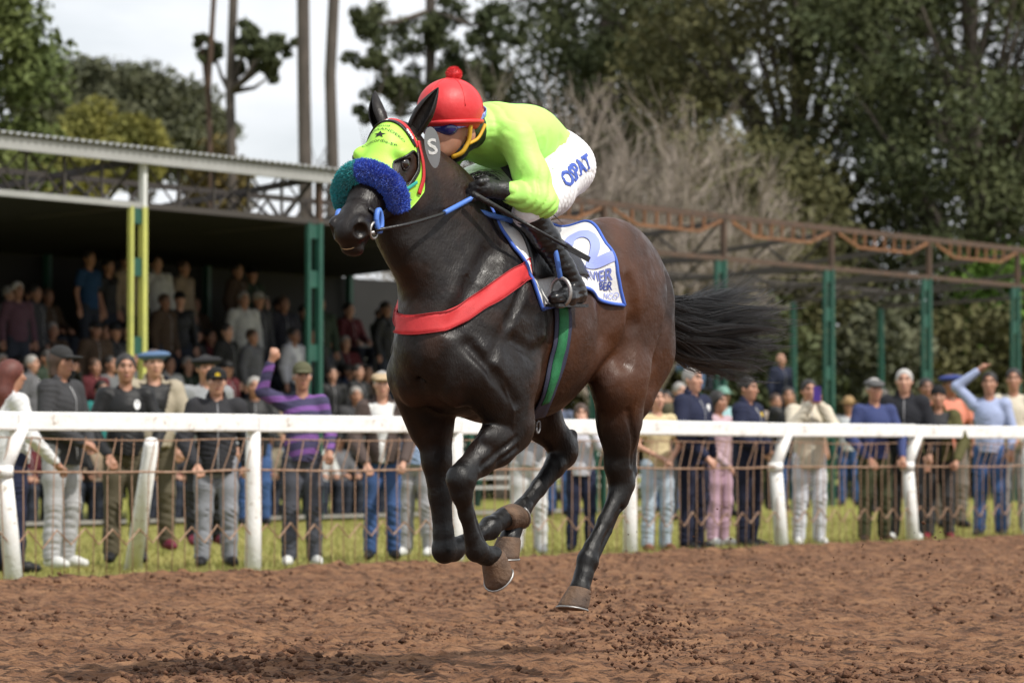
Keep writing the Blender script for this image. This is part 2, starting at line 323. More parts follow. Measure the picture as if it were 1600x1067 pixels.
for i in range(NS):
    x = T0+SPAN*i; child('post', post_k if i in (1, 5, 6, 8) else post_s, None, (x, 0, 0), (0, rnd.uniform(-.015, .015), 0))
    if i == NS-1: break
    xm = x+SPAN/2; child('rail', rail_me, None, (xm, -.01, 1.165+rnd.uniform(-.004, .004)), (0, rnd.uniform(-.003, .003), 0))
    for z, r, nm in ((1.045, .005, 'top_wire'), (.80, .0085, 'middle_bar')):
        sag = rnd.uniform(.004, .02); b = MB().tube([(-SPAN/2+SPAN*k/8, -.02+.01*math.sin(k), -sag*math.sin(PI*k/8)+rnd.uniform(-.004, .004)) for k in range(9)], r, 6); child(nm, mesh_of(b, nm, m_rust), None, (xm, 0, z))
    nz = 9; zz = [(-SPAN/2+SPAN*k/(2*nz), -.015, .25+.12*(k % 2)+rnd.uniform(-.012, .012)) for k in range(2*nz+1)]
    child('zigzag_wire', mesh_of(MB().tube(zz, .0065, 5), 'zigzag_wire', m_rust, False), None, (xm, 0, 0))
    for k in range(18):
        child('rod', rod_me, None, (x+.1+(SPAN-.2)*k/17+rnd.uniform(-.012, .012), -.012, rnd.uniform(-.01, .01)), (rnd.uniform(-.012, .012), rnd.uniform(-.03, .03), rnd.uniform(-.5, .5)))
p0, p1 = at(208, 880, 30.2), at(237, 690, 29.35); p0.z = 0; dv = p1-p0; o = mobj('leaning_post', mesh_of(MB().tube([-dv*.06, dv*.4, dv], [.072, .066, .058], 12), 'leaning_post', m_paint)); o.location = p0
tag(o, 'leaning white post standing on the grass behind the rail', 'post')
# ================================================================== grandstand
S0 = Vector((-6.5, 47.0, 0)); stand = empty('grandstand', S0, math.atan2(DV.y, DV.x)); tag(stand, 'long open grandstand with truss roof, green posts and tiered bench seats', 'grandstand')
m_green_s = mat('green_steel', (.009, .060, .044), .5, 1, 5, (.015, .085, .058)); m_yel_s = mat('yellow_green_steel', (.52, .52, .13), .5, 1, 5, (.40, .42, .12)); m_whi_s = mat('grey_white_steel', (.62, .63, .62), .5)
m_dark_s = mat('dark_steel', (.045, .038, .034), .7); m_brown_s = mat('rusted_steel', (.10, .058, .040), .8, 1.2, 4, (.06, .040, .030)); m_orange_s = mat('orange_rust', (.24, .105, .045), .8, 1, 5, (.13, .065, .035))
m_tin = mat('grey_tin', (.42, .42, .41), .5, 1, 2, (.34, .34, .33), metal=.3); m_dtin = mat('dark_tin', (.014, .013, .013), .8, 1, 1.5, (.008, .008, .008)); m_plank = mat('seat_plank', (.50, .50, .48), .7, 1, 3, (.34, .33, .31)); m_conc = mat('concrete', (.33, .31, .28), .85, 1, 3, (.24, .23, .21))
# local frame: x along the front, y towards the back, z up
BAY = 3.95; XS = [-5.0, -1.05, 2.9, 6.95, 10.9, 14.85, 18.8, 22.75, 26.7, 30.65, 34.6]; ZT, ZB = 4.97, 4.26
def part(mb, name, m, parent=stand, smooth=False): return mb.build(name, m, parent, smooth)
for i, x in enumerate(XS):
    ya = i < 3; mcol = m_yel_s if ya else m_green_s
    c = part(MB().box((x-.045, -.045, 0), (x+.045, .045, ZB-.03)), 'column', mcol)
    part(MB().box((x-.29, -.03, 0), (x-.23, .03, ZB-.03)), 'upright', mcol, c)
    for z in (1.2, 2.25, 3.3, 4.0): part(MB().box((x-.228, -.02, z), (x-.047, .02, z+.24)), 'batten', m_green_s, c)
    part(MB().box((x-.04, -.04, ZB-.03), (x+.04, .04, ZT-.06)), 'column_head', m_whi_s if ya else m_brown_s, c)
    if i > 0:                                                        # roof truss running back, and its rear post
        k = MB().bar((x, .06, ZT-.1), (x, 5.0, ZT-.65), .07, .09).bar((x, .06, ZB), (x, 5.0, ZB-.2), .07, .07)
        for q in range(8):
            y0, y1 = .1+q*.61, .1+(q+1)*.61; k.bar((x, y0, ZB-.03*q) if q % 2 else (x, y0, ZT-.12-.08*q), (x, y1, ZT-.12-.08*(q+1)) if q % 2 else (x, y1, ZB-.03*(q+1)), .035, .035)
        part(k, 'roof_truss', m_dark_s); part(MB().box((x-.05, 4.95, 0), (x+.05, 5.05, ZB-.22)), 'rear_column', m_green_s)
for i in range(len(XS)-1):
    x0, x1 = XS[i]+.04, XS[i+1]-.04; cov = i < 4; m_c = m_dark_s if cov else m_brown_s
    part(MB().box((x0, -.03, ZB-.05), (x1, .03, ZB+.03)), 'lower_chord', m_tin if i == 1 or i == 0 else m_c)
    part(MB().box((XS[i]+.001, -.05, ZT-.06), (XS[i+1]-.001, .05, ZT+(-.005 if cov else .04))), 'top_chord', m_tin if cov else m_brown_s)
    k = MB()
    for q in range(5):
        xa = x0+(x1-x0)*q/5; xb = x0+(x1-x0)*(q+1)/5; k.box((xa-.02, .035, ZB+.03), (xa+.02, .065, ZT-.06)).bar((xa, .05, ZB+.02), (xb, .05, ZT-.07), .02, .02).bar((xa, .08, ZT-.07), (xb, .08, ZB+.02), .02, .02)
    if cov: part(k, 'lattice', m_c)
    for yy_ in ((1.65, 3.3, 4.9) if cov else (4.9,)):
        kk = MB().box((x0, yy_-.03, ZT-.12-.1*yy_), (x1, yy_+.03, ZT-.04-.1*yy_))
        for q in range(4): xa = x0+(x1-x0)*q/4; xb = x0+(x1-x0)*(q+1)/4; kk.bar((xa, yy_, ZT-.12-.1*yy_), ((xa+xb)/2, yy_, ZB-.02*yy_), .03, .03).bar(((xa+xb)/2, yy_, ZB-.02*yy_), (xb, yy_, ZT-.12-.1*yy_), .03, .03)
        part(kk, 'purlin', m_dark_s)
    if cov:
        part(MB().box((XS[i]+.001, -.14, ZT-.17), (XS[i+1]-.001, -.06, ZT-.01)), 'gutter', m_tin)
        n = 28; V = []; F = []
        for q in range(n*4+1):
            xx_ = XS[i]+BAY*1.02*q/(n*4); zz_ = ZT+.03+.022*math.sin(q*PI/2); V += [(xx_, -.22, zz_), (xx_, .95, zz_+.05)]
        for q in range(n*4): F.append((2*q, 2*q+2, 2*q+3, 2*q+1))
        part(MB().add(V, F), 'roof_sheet', m_tin)
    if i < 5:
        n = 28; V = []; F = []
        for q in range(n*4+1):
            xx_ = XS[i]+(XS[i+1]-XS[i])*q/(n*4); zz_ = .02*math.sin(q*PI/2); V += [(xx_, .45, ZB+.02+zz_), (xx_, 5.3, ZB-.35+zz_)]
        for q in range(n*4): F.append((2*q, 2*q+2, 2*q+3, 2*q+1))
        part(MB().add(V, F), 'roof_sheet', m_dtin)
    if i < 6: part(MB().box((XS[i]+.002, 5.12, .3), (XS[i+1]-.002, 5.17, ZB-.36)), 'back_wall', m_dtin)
    if not cov:                                                       # trapezoid bracing under the eave
        a, e = x0+.15, x1-.15; k = MB().bar((a, -.06, ZT-.09), (a+.75, -.06, ZT-.30), .04, .05).bar((a+.75, -.06, ZT-.30), (e-.75, -.06, ZT-.30), .04, .05).bar((e-.75, -.06, ZT-.30), (e, -.06, ZT-.09), .04, .05)
        for q in range(7): xa = a+.6+(e-a-1.2)*q/6; k.box((xa-.022, -.08, ZT-.28), (xa+.022, -.04, ZT-.062))
        part(k, 'eave_brace', m_orange_s)
ROWS = 5
for k in range(ROWS):
    y, z = .9+.82*k, .42+.53*k
    for i in range(6):
        x0, x1 = XS[i]+.02, XS[i+1]-.02
        part(MB().box((x0, y, z-.04), (x1, y+.30, z)), 'seat_plank', m_plank); part(MB().box((x0, y-.42, z-.42), (x1, y-.06, z-.38)), 'foot_plank', m_plank if k % 2 else m_conc)
for i in range(7):
    b = MB().bar((XS[i]+.1, .5, .0), (XS[i]+.1, 5.0, 2.68), .06, .10)
    for k in range(ROWS): b.box((XS[i]+.08, .95+.82*k, .0), (XS[i]+.12, 1.0+.82*k, .37+.53*k))
    part(b, 'seat_frame', m_dark_s)
# ================================================================== trees
ORD = ('first', 'second', 'third', 'fourth', 'fifth', 'sixth', 'seventh', 'eighth', 'ninth', 'tenth', 'eleventh', 'twelfth', 'thirteenth', 'fourteenth', 'fifteenth', 'sixteenth', 'seventeenth', 'eighteenth', 'nineteenth', 'twentieth', 'last')
trs = np.random.RandomState(23)
def leaf_mat(name, a, b_, sc=.6):
    m = mat(name, a, .75, 1.1, sc, b_, spec=.25)
    return m
def leaves(centres, radii, per, size, flat=.75):
    """leaf faces spread through clumps"""
    n = len(centres)*per; c = np.repeat(np.asarray(centres), per, 0); r = np.repeat(np.asarray(radii), per)
    d = trs.randn(n, 3); d /= np.linalg.norm(d, axis=1, keepdims=True); d *= (trs.rand(n)**.45)[:, None]; d[:, 2] *= flat; p = c+d*r[:, None]
    a = trs.randn(n, 3); a /= np.linalg.norm(a, axis=1, keepdims=True); b_ = np.cross(a, trs.randn(n, 3)); b_ /= np.linalg.norm(b_, axis=1, keepdims=True); s = (size*(.6+.8*trs.rand(n)))[:, None]
    V = np.stack([p-a*s, p-b_*s*.42, p+a*s, p+b_*s*.42], 1).reshape(-1, 3); return V, np.arange(4*n).reshape(-1, 4)
def trunk(mb, p0, p1, r0, r1, wob=.3, n=7):
    P = []; p0 = Vector(p0); p1 = Vector(p1)
    for i in range(n):
        t = i/(n-1); P.append(p0.lerp(p1, t)+Vector((trs.randn()*wob, trs.randn()*wob, 0))*(t*(1-t)*2))
    mb.tube(P, [r0+(r1-r0)*i/(n-1) for i in range(n)], 8); return P
m_bark = mat('grey_bark', (.11, .090, .075), .9, 1.2, 3, (.06, .05, .042), .6, 12, stretch=(3, 3, .6)); m_bark2 = mat('brown_bark', (.10, .06, .04), .9, 1.2, 3, (.05, .033, .024), .6, 12)
def tree(name, label, X, d, h, rx, zc, rz, nclump, per, size, lm, tr=.25, cr=.9, bark=m_bark, ry=None, group=None, shell=.55, lean=0):
    o = empty(name, (X, d, 0)); tag(o, label, 'tree', group); ry = ry or rx
    mb = MB(); P = trunk(mb, (0, 0, -.1), (lean, 0, zc+rz*.6), tr, tr*.35)
    C = []; R = []
    for i in range(nclump):
        v = trs.randn(3); v /= np.linalg.norm(v); k = shell+(1-shell)*trs.rand()**.7; c = np.array([v[0]*rx*k+lean*.8, v[1]*ry*k, zc+v[2]*rz*k]); C.append(c); R.append(cr*(.6+.7*trs.rand()))
        if i % 5 == 0:
            t = min(max((c[2]-rz*.35)/(zc+rz*.6), .25), .95); s = P[int(t*6)]; mb.tube([s, s.lerp(Vector(c), .5)+Vector((0, 0, .3)), Vector(c)], [tr*.35, tr*.2, .02], 5)
    mb.build('trunk', bark, o, True); V, F = leaves(C, R, per, size); mesh_np('crown', V, F, lm, o); return o
L_dark = leaf_mat('dark_olive_leaf', (.062, .066, .026), (.125, .115, .046)); L_dk2 = leaf_mat('dark_green_leaf', (.045, .060, .026), (.090, .100, .040)); L_euc = leaf_mat('grey_green_leaf', (.075, .085, .050), (.12, .12, .07))
L_yel = leaf_mat('yellow_leaf', (.24, .215, .045), (.16, .165, .045)); L_grn = leaf_mat('fresh_green_leaf', (.10, .20, .03), (.16, .26, .05)); L_brn = leaf_mat('bronze_leaf', (.12, .10, .035), (.18, .13, .04))
if 'trees' not in SKIP:
    for i, (X, d, h, rx, zc, rz, lm, lab) in enumerate((
        (2.6, 100, 20, 4.2, 11, 8.5, L_dk2, 'dark tree rising behind the jockey, left edge of the evergreen mass'), (7.0, 92, 22, 4.6, 9.5, 9.5, L_dark, 'tall dark olive evergreen behind the bare brown tree'),
        (11.0, 88, 22, 4.4, 9, 9.5, L_dk2, 'broad dark evergreen filling the view above the open stand roof'), (15.2, 92, 22, 4.4, 9, 9.5, L_dark, 'olive evergreen with small sky gaps near the right edge'),
        (19.0, 104, 20, 3.6, 11, 8, L_brn, 'bronze tinted tree at the far right edge'), (4.8, 84, 12, 2.8, 4.5, 3.6, L_dark, 'lower dark evergreen below the bare brown tree'))):
        tree('evergreen_tree', lab, X, d, h, rx, zc, rz, 240, 260, .095, lm, .35, 1.10, group='evergreens behind the stand', shell=.35)
    tree('bright_tree', 'bright green young tree beyond the right end of the stand', at(1575, 400, 86).x, 86, 6, 1.6, 3.9, 1.9, 60, 160, .11, L_grn, .12, .6)
    tree('green_tree', 'leafy green tree cut by the left picture edge', at(-30, 130, 62).x, 62, 10, 1.25, 6.8, 2.6, 90, 170, .085, leaf_mat('mid_green_leaf', (.075, .105, .03), (.14, .16, .045)), .14, .55)
    for i, (px, top, r, lab) in enumerate(((85, 105, 62, 'rounded grey-green tree far behind the roof, leftmost of the distant grove'), (150, 100, 60, 'tall rounded grey-green tree in the middle of the distant grove'), (225, 112, 62, 'wide grey-green tree right of the middle of the distant grove'), (290, 135, 46, 'smaller grey-green tree at the right end of the distant grove'))):
        d = 150; s = F_PX/d; zt = (710-top)/s+.92; tree('grove_tree', lab, (px-800)/s, d, zt, r/s*1.15, zt-r/s*1.4, r/s*1.5, 90, 150, .16, L_euc, .3, 1.0, group='distant grove', shell=.3)
    for px, top, r, d, lab in ((140, 160, 46, 96, 'yellowing tree rising above the left stand roof'), (205, 190, 34, 92, 'small yellow tree right of the larger yellow tree'), (95, 215, 50, 90, 'yellow-green tree seen through the roof truss at far left'), (340, 235, 40, 94, 'yellow-brown shrubby tree at the foot of the twin trunks')):
        s = F_PX/d; zt = (710-top)/s+.92; tree('yellow_tree', lab, (px-800)/s, d, zt, r/s, zt-r/s*1.5, r/s*1.6, 60, 140, .10, L_yel if px != 340 else L_brn, .13, .6, group='yellow trees behind the stand', shell=.25)
    # eucalyptus: bare tall trunks with sparse clumps
    def euc(lab, px, d, w, clumps, lean=0, h=20):
        s = F_PX/d; o = empty('eucalyptus_tree', ((px-800)/s, d, 0)); tag(o, lab, 'tree', 'tall eucalyptus trunks'); mb = MB(); P = trunk(mb, (0, 0, -.1), (lean, 0, h), w/s/2*1.1, w/s/2*.7, .12, 9); C = []; R = []
        for cx, cy, r in clumps:
            c = Vector(((cx-px)/s, trs.uniform(-.8, .8), (710-cy)/s+.92)); q = min(P, key=lambda p: (p-c).length+abs(p.z-c.z+1.2)); mb.tube([q, q.lerp(c, .55)+Vector((0, 0, -.15)), c], [.09, .05, .02], 5)
            for k in range(7): C.append(np.array(c)+trs.randn(3)*r/s*.55); R.append(r/s*.5)
        mb.build('trunk', m_bark if w > 14 else m_bark2, o, True)
        if C: V, F = leaves(C, R, 110, .09); mesh_np('crown', V, F, L_dk2, o)
    euc('slender brown trunk, left one of the twin trunks', 327, 92, 10, [(318, 85, 14), (312, 60, 10)])
    euc('brown trunk with dark leaf clumps, right one of the twin trunks', 352, 92, 17, [(385, 50, 22), (420, 70, 24), (400, 95, 24), (440, 62, 16), (375, 90, 18), (425, 110, 16), (330, 75, 14)], .2)
    euc('thick pale grey trunk, left of the pair above the horse ears', 484, 88, 24, [], -.25)
    euc('thick straight grey trunk, right of the pair above the horse ears', 515, 88, 21, [], .1)
    euc('dark trunk with heavy foliage above the jockey', 672, 96, 20, [(600, 30, 42), (570, 90, 30), (640, 70, 40), (610, 130, 34), (690, 40, 40), (740, 20, 36), (730, 75, 34), (655, 150, 36), (780, 40, 30), (700, 120, 34), (590, 175, 26), (560, 40, 24), (770, 110, 30)])
    # bare trees
    def bare(name, lab, X, d, h, spread, m, n0=7, seed=1, r0=.12, depth=4, z0=.6, kids=5):
        R_ = random.Random(seed); o = empty(name, (X, d, 0)); tag(o, lab, 'tree'); mb = MB(); tw = MB()
        def grow(p, dr, L, r, k):
            q = p+dr*L*.5+Vector((R_.gauss(0, .05), R_.gauss(0, .05), R_.gauss(0, .05)))*L; e = q+(dr+Vector((R_.gauss(0, .15), R_.gauss(0, .15), R_.gauss(.05, .1)))).normalized()*L*.5
            (mb if k > 2 else tw).tube([p, q, e], [r, r*.8, r*.55], 5 if k > 2 else 3, False)
            if k == 0: return
            for i in range(kids if k > 1 else kids+1):
                t = R_.uniform(.35, 1); s = p.lerp(e, t) if t < .98 else e; a = Vector((R_.gauss(0, spread), R_.gauss(0, spread), R_.gauss(.25, spread*.8))); grow(s, (dr+a).normalized(), L*R_.uniform(.5, .72), r*.52, k-1)
        for i in range(n0): a = 2*PI*i/n0; grow(Vector((0, 0, z0)), Vector((math.cos(a)*.5, math.sin(a)*.4, 1)).normalized(), h*.42, r0*.7, depth)
        mb.tube([(0, 0, -.1), (0, 0, z0+.1)], [r0*1.6, r0*1.2], 8); mb.build('trunk', m, o, True); tw.build('twigs', m, o); return o
    m_twig = mat('pale_twig', (.31, .265, .225), .9, 1, 2, (.21, .175, .145))
    bare('bare_tree', 'leafless brown bushy tree behind the jockey back', 2.3, 78, 9.2, .55, m_twig, 9, 4, .13, 4, .8)
    bare('bare_tree', 'leafless thicket right of the jockey cap, left of the bushy bare tree', -.2, 80, 8.0, .52, m_twig, 7, 9, .12, 4, .8)
    bare('bare_tree', 'thin leafless tree leaning left of the two thick trunks', at(415, 300, 90).x, 90, 9.5, .30, m_bark, 1, 3, .13, 3, 3.0, 4)
    # hedge row closing the view under the roofs
    for i in range(13):
        X = -13+i*2.6; tree('hedge_shrub', 'dark shrub in the hedge behind the stand, %s from the left' % ORD[i], X, 80+trs.rand()*3, 4, 1.9, 2.0, 2.2+.5*trs.rand(), 46, 130, .13, (L_dark, L_dk2, L_euc)[i % 3], .1, .75, group='hedge behind the stand', shell=.2)
# ================================================================== racehorse
TH = math.radians(58)
HO = (0.13, 15.0, 0); HRZ = PI + TH          # local x = forward, y = the horse's left, z up
horse = empty('racehorse', HO, HRZ)
tag(horse, 'dark bay racehorse galloping with lime hood and blue and teal noseband', 'horse')
coat = bpy.data.materials.new('bay_coat'); coat.use_nodes = True
def coat_nodes():
    nt = coat.node_tree; N = nt.nodes; Lk = nt.links; b = N['Principled BSDF']
    t = N.new('ShaderNodeTexCoord'); sx = N.new('ShaderNodeSeparateXYZ'); Lk.new(t.outputs['Object'], sx.inputs[0])
    n = N.new('ShaderNodeTexNoise'); n.inputs['Scale'].default_value = 2.6; n.inputs['Detail'].default_value = 5; Lk.new(t.outputs['Object'], n.inputs['Vector'])
    r = N.new('ShaderNodeValToRGB'); e = r.color_ramp.elements; e[0].position = .38; e[0].color = (.0065, .0038, .0030, 1); e[1].position = .68; e[1].color = (.066, .024, .010, 1)
    xr = N.new('ShaderNodeMapRange'); xr.inputs['From Min'].default_value = .75; xr.inputs['From Max'].default_value = -.35; xr.inputs['To Min'].default_value = -.13; xr.inputs['To Max'].default_value = .13; Lk.new(sx.outputs['X'], xr.inputs['Value'])
    ad = N.new('ShaderNodeMath'); ad.operation = 'ADD'; Lk.new(n.outputs['Fac'], ad.inputs[0]); Lk.new(xr.outputs[0], ad.inputs[1]); Lk.new(ad.outputs[0], r.inputs['Fac'])   # bay: blacker forehand, browner flank and quarters
    # points of a bay: legs black
    a = N.new('ShaderNodeMath'); a.operation = 'MULTIPLY_ADD'; a.inputs[1].default_value = .25; Lk.new(n.outputs['Fac'], a.inputs[0]); Lk.new(sx.outputs['Z'], a.inputs[2])
    mr = N.new('ShaderNodeMapRange'); mr.inputs['From Min'].default_value = 1.02; mr.inputs['From Max'].default_value = 1.32; Lk.new(a.outputs[0], mr.inputs['Value'])
    mx = N.new('ShaderNodeMix'); mx.data_type = 'RGBA'; mx.inputs['A'].default_value = (.0045, .0040, .0040, 1); Lk.new(mr.outputs[0], mx.inputs['Factor']); Lk.new(r.outputs['Color'], mx.inputs['B'])
    Lk.new(mx.outputs['Result'], b.inputs['Base Color'])
    b.inputs['Specular IOR Level'].default_value = .37
    n3 = N.new('ShaderNodeTexNoise'); n3.inputs['Scale'].default_value = 17; n3.inputs['Detail'].default_value = 6; Lk.new(t.outputs['Object'], n3.inputs['Vector'])
    rr = N.new('ShaderNodeMapRange'); rr.inputs['From Min'].default_value = .35; rr.inputs['From Max'].default_value = .65; rr.inputs['To Min'].default_value = .33; rr.inputs['To Max'].default_value = .60
    Lk.new(n3.outputs['Fac'], rr.inputs['Value']); Lk.new(rr.outputs[0], b.inputs['Roughness'])
    g = N.new('ShaderNodeMapping'); g.inputs['Scale'].default_value = (60, 260, 45); Lk.new(t.outputs['Object'], g.inputs['Vector'])
    n2 = N.new('ShaderNodeTexNoise'); n2.inputs['Scale'].default_value = 1; n2.inputs['Detail'].default_value = 3; Lk.new(g.outputs['Vector'], n2.inputs['Vector'])
    n4 = N.new('ShaderNodeTexNoise'); n4.inputs['Scale'].default_value = 21; n4.inputs['Detail'].default_value = 4; Lk.new(t.outputs['Object'], n4.inputs['Vector'])
    b1 = N.new('ShaderNodeBump'); b1.inputs['Strength'].default_value = .45; b1.inputs['Distance'].default_value = .004; Lk.new(n2.outputs['Fac'], b1.inputs['Height'])
    b2 = N.new('ShaderNodeBump'); b2.inputs['Strength'].default_value = .22; b2.inputs['Distance'].default_value = .02; Lk.new(n4.outputs['Fac'], b2.inputs['Height']); Lk.new(b1.outputs['Normal'], b2.inputs['Normal'])
    Lk.new(b2.outputs['Normal'], b.inputs['Normal'])
coat_nodes()
H = SDF((-.95, -.42, .28), (1.62, .42, 2.46), .0068)
# trunk
H.loft([(.77,0,1.33,.20,.16),(.62,0,1.40,.33,.215),(.40,0,1.42,.37,.245),(.15,0,1.425,.355,.275),(-.12,0,1.51,.285,.27),(-.35,0,1.585,.265,.25),(-.56,0,1.53,.27,.22),(-.66,0,1.52,.20,.17)], .05)
H.ell((.33,0,1.70),(.27,.085,.13),.10)                                   # withers
# neck
H.loft([(.62,0,1.59,.33,.185),(.80,0,1.815,.262,.118),(.94,0,1.985,.175,.086),(1.0,0,2.07,.12,.075)], .08)
# head
hd = np.array([.731,-.682]); hn = np.array([.682,.731]); HT = np.array([.985,2.20])
def hp(s, off, v=0):
    p = HT + hd*s - hn*off; return (p[0], v, p[1])
def hs(s, rp, rl): return (*hp(s, rp), rp, rl)
H.loft([hs(.03,.085,.080),hs(.16,.118,.106),hs(.27,.112,.088),hs(.40,.080,.066),hs(.52,.068,.060),hs(.60,.058,.056)], .03)
for s_ in (-1, 1):
    H.ell(hp(.20,.165,s_*.042),(.120,.046,.120),.03)                      # cheek
    H.cone(hp(.10,.19,s_*.05),hp(.45,.128,s_*.025),.036,.022,.035)        # jaw bar
    H.ell(hp(.165,.035,s_*.084),(.05,.028,.03),.03)                       # brow
    H.cone(hp(.22,.06,s_*.075),hp(.40,.07,s_*.050),.02,.012,.02)          # facial crest
    H.ell(hp(.585,.045,s_*.052),(.050,.026,.046),.02)                     # nostril wing
    H.ell(hp(.622,.036,s_*.066),(.034,.026,.030),.008,op='s')              # nostril
    H.ell(hp(.195,.055,s_*.118),(.030,.012,.024),.012,op='s')             # socket
    # ear
H.ell(hp(.625,.115),(.04,.042,.026),.02)                                  # lower lip
H.cone(hp(.40,.145),hp(.60,.128),.022,.026,.03)                           # chin
for s_ in (-1, 1): H.chain([hp(.67,.094,s_*.02),hp(.645,.098,s_*.052),hp(.57,.106,s_*.066),hp(.53,.108,s_*.066)],[.009,.009,.008,.004],.008,'s')   # mouth
H.cone(hp(.67,.094,-.02),hp(.67,.094,.02),.009,.009,.008,'s')
def legs():
    # haunches
    for s_ in (-1, 1):
        H.ell((-.34,s_*.11,1.60),(.36,.165,.295),.08)
        H.loft([(-.57,s_*.12,1.55,.16,.12),(-.57,s_*.13,1.40,.14,.11)]+([(-.57,s_*.13,1.34,.14,.11),(-.49,s_*.14,1.17,.10,.082)] if s_ > 0 else []),.06)
        H.ell((-.13,s_*.185,1.67),(.09,.06,.06),.08)                      # point of hip
    H.loft([(-.44,.16,1.50,.21,.13),(-.30,.18,1.23,.145,.10),(-.33,.16,1.06,.105,.074),(-.37,.135,.88,.070,.05)],.05)
    H.ell((-.20,.20,1.20),(.075,.06,.09),.05)                           # stifle
    H.ell((-.33,.165,1.08),(.10,.06,.16),.04)                            # gaskin muscle
    H.loft([(-.47,.14,1.16,.08,.06),(-.455,.135,1.0,.045,.032),(-.475,.13,.855,.026,.02)],.03)      # achilles
    H.loft([(-.36,.135,.88,.070,.05),(-.40,.13,.80,.064,.044),(-.375,.13,.745,.052,.037),(-.27,.125,.645,.030,.026),(-.175,.12,.54,.033,.029),(-.145,.12,.49,.048,.039),(-.11,.12,.43,.037,.034),(-.08,.12,.375,.045,.042)],.02)
    H.cone((-.475,.13,.845),(-.44,.13,.80),.026,.03,.02)                 # point of hock
    H.loft([(-.395,.13,.735,.018,.016),(-.30,.125,.605,.016,.014),(-.20,.12,.500,.020,.018)],.008)    # tendon
    groove_l = [(-.35,.158,.70),(-.19,.148,.52)]; H.chain(groove_l,[.010,.010],.006,'s')
    # off hind, swung forward
    H.loft([(-.38,-.15,1.50,.20,.12),(-.14,-.17,1.24,.14,.09),(-.22,-.155,1.08,.095,.068),(-.35,-.135,.965,.068,.048)],.05)
    H.loft([(-.35,-.135,.965,.072,.05),(-.375,-.13,.93,.064,.045),(-.30,-.13,.875,.05,.036),(-.17,-.13,.785,.037,.027),(-.045,-.13,.70,.039,.03),(0,-.13,.67,.048,.039),(.03,-.13,.62,.037,.034),(.055,-.13,.58,.045,.042)],.02)
    H.cone((-.43,-.13,1.0),(-.41,-.13,.94),.026,.03,.03)
    # shoulders
    for s_ in (-1, 1):
        H.loft([(.42,s_*.13,1.66,.14,.075),(.61,s_*.15,1.46,.15,.085),(.75,s_*.135,1.28,.11,.08)],.045)
        H.ell((.80,s_*.095,1.25),(.10,.085,.15),.025)                 # pectoral
        H.ell((.54,s_*.19,1.23),(.19,.075,.155),.035)                    # triceps
    H.cone((.895,0,1.36),(.905,0,1.14),.010,.010,.05,op='s')
    # near fore, lifted
    H.loft([(.72,.16,1.24,.13,.09),(.52,.165,1.06,.115,.08)],.04)
    H.loft([(.50,.16,1.035,.115,.075),(.60,.155,.965,.092,.066),(.70,.14,.905,.068,.052),(.785,.13,.855,.052,.045),(.828,.13,.825,.056,.049),(.815,.127,.775,.045,.039),(.775,.122,.69,.028,.026),(.725,.12,.60,.032,.028),(.697,.12,.553,.046,.039),(.64,.12,.53,.036,.034),(.575,.12,.522,.043,.041)],.02)
    H.ell((.62,.17,.985),(.115,.045,.055),.025)
    H.loft([(.785,.125,.775,.018,.016),(.735,.122,.69,.016,.014),(.675,.12,.585,.020,.018)],.008); H.chain([(.765,.150,.735),(.70,.148,.60)],[.010,.010],.006,'s'); H.ell((.848,.13,.832),(.028,.040,.045),.015); H.ell((.80,.13,.815),(.03,.045,.035),.02)
    # off fore, folded
    H.loft([(.72,-.16,1.24,.13,.09),(.59,-.165,1.05,.115,.08)],.04)
    H.loft([(.585,-.155,1.05,.100,.070),(.575,-.145,.90,.070,.052),(.56,-.137,.76,.050,.042),(.548,-.13,.61,.041,.037),(.54,-.13,.545,.051,.045),(.48,-.127,.545,.045,.039),(.36,-.122,.585,.030,.026),(.265,-.12,.61,.032,.028),(.222,-.12,.625,.046,.039),(.16,-.12,.65,.036,.034),(.11,-.12,.665,.043,.041)],.02)
legs()
def surf_v(u, z, side=1):
    """lateral position of the flank's surface at (u, z)"""
    vs = np.linspace(.41, 0, 165).astype(np.float32); p = np.stack([np.full_like(vs, u), vs*side, np.full_like(vs, z)], -1)
    i = np.argmax(H.sample(p) < 0); return float(vs[i])*side
def groove(P, r, depth, k, side=1, bulge=False):
    Q = []
    for u, z in P:
        v = surf_v(u, z, side); Q.append((u, v + side*((depth-r) if bulge else (r-depth)), z))
    H.chain(Q, [r]*len(Q), k, 'u' if bulge else 's')
for sd in (1, -1):
    groove([(.40,1.62),(.335,1.45),(.34,1.28),(.38,1.15)], .05, .010, .05, sd)          # behind the shoulder
    groove([(.67,1.70),(.80,1.56),(.90,1.42)], .03, .012, .05, sd)                        # jugular groove
    groove([(.50,1.62),(.66,1.44),(.77,1.30)], .016, .006, .03, sd)                       # spine of the shoulder blade
    groove([(-.02,1.66),(-.07,1.52),(-.06,1.40)], .07, .014, .08, sd)                     # hollow of the flank
    groove([(-.60,1.66),(-.53,1.48),(-.45,1.30),(-.42,1.20)], .025, .010, .04, sd)        # hamstring groove
    groove([(-.20,1.62),(-.24,1.45),(-.20,1.30)], .03, .007, .04, sd)                     # front of the haunch
    groove([(.62,1.36),(.50,1.32),(.40,1.34)], .02, .007, .03, sd)                        # above the triceps
    groove([(.85,1.34),(.76,1.22),(.62,1.12)], .02, .007, .03, sd)
groove([(.58,.985),(.68,.925),(.76,.875)], .012, .005, .012, 1)                            # forearm
groove([(.56,.95),(.66,.89)], .010, .004, .012, 1)
groove([(-.25,1.10),(-.33,.98),(-.385,.88)], .012, .006, .015, 1)
groove([(-.40,1.02),(-.43,.92)], .012, .007, .015, 1)
groove([(.70,1.20),(.62,1.09),(.60,1.02)], .007, .004, .006, 1, True)                     # veins
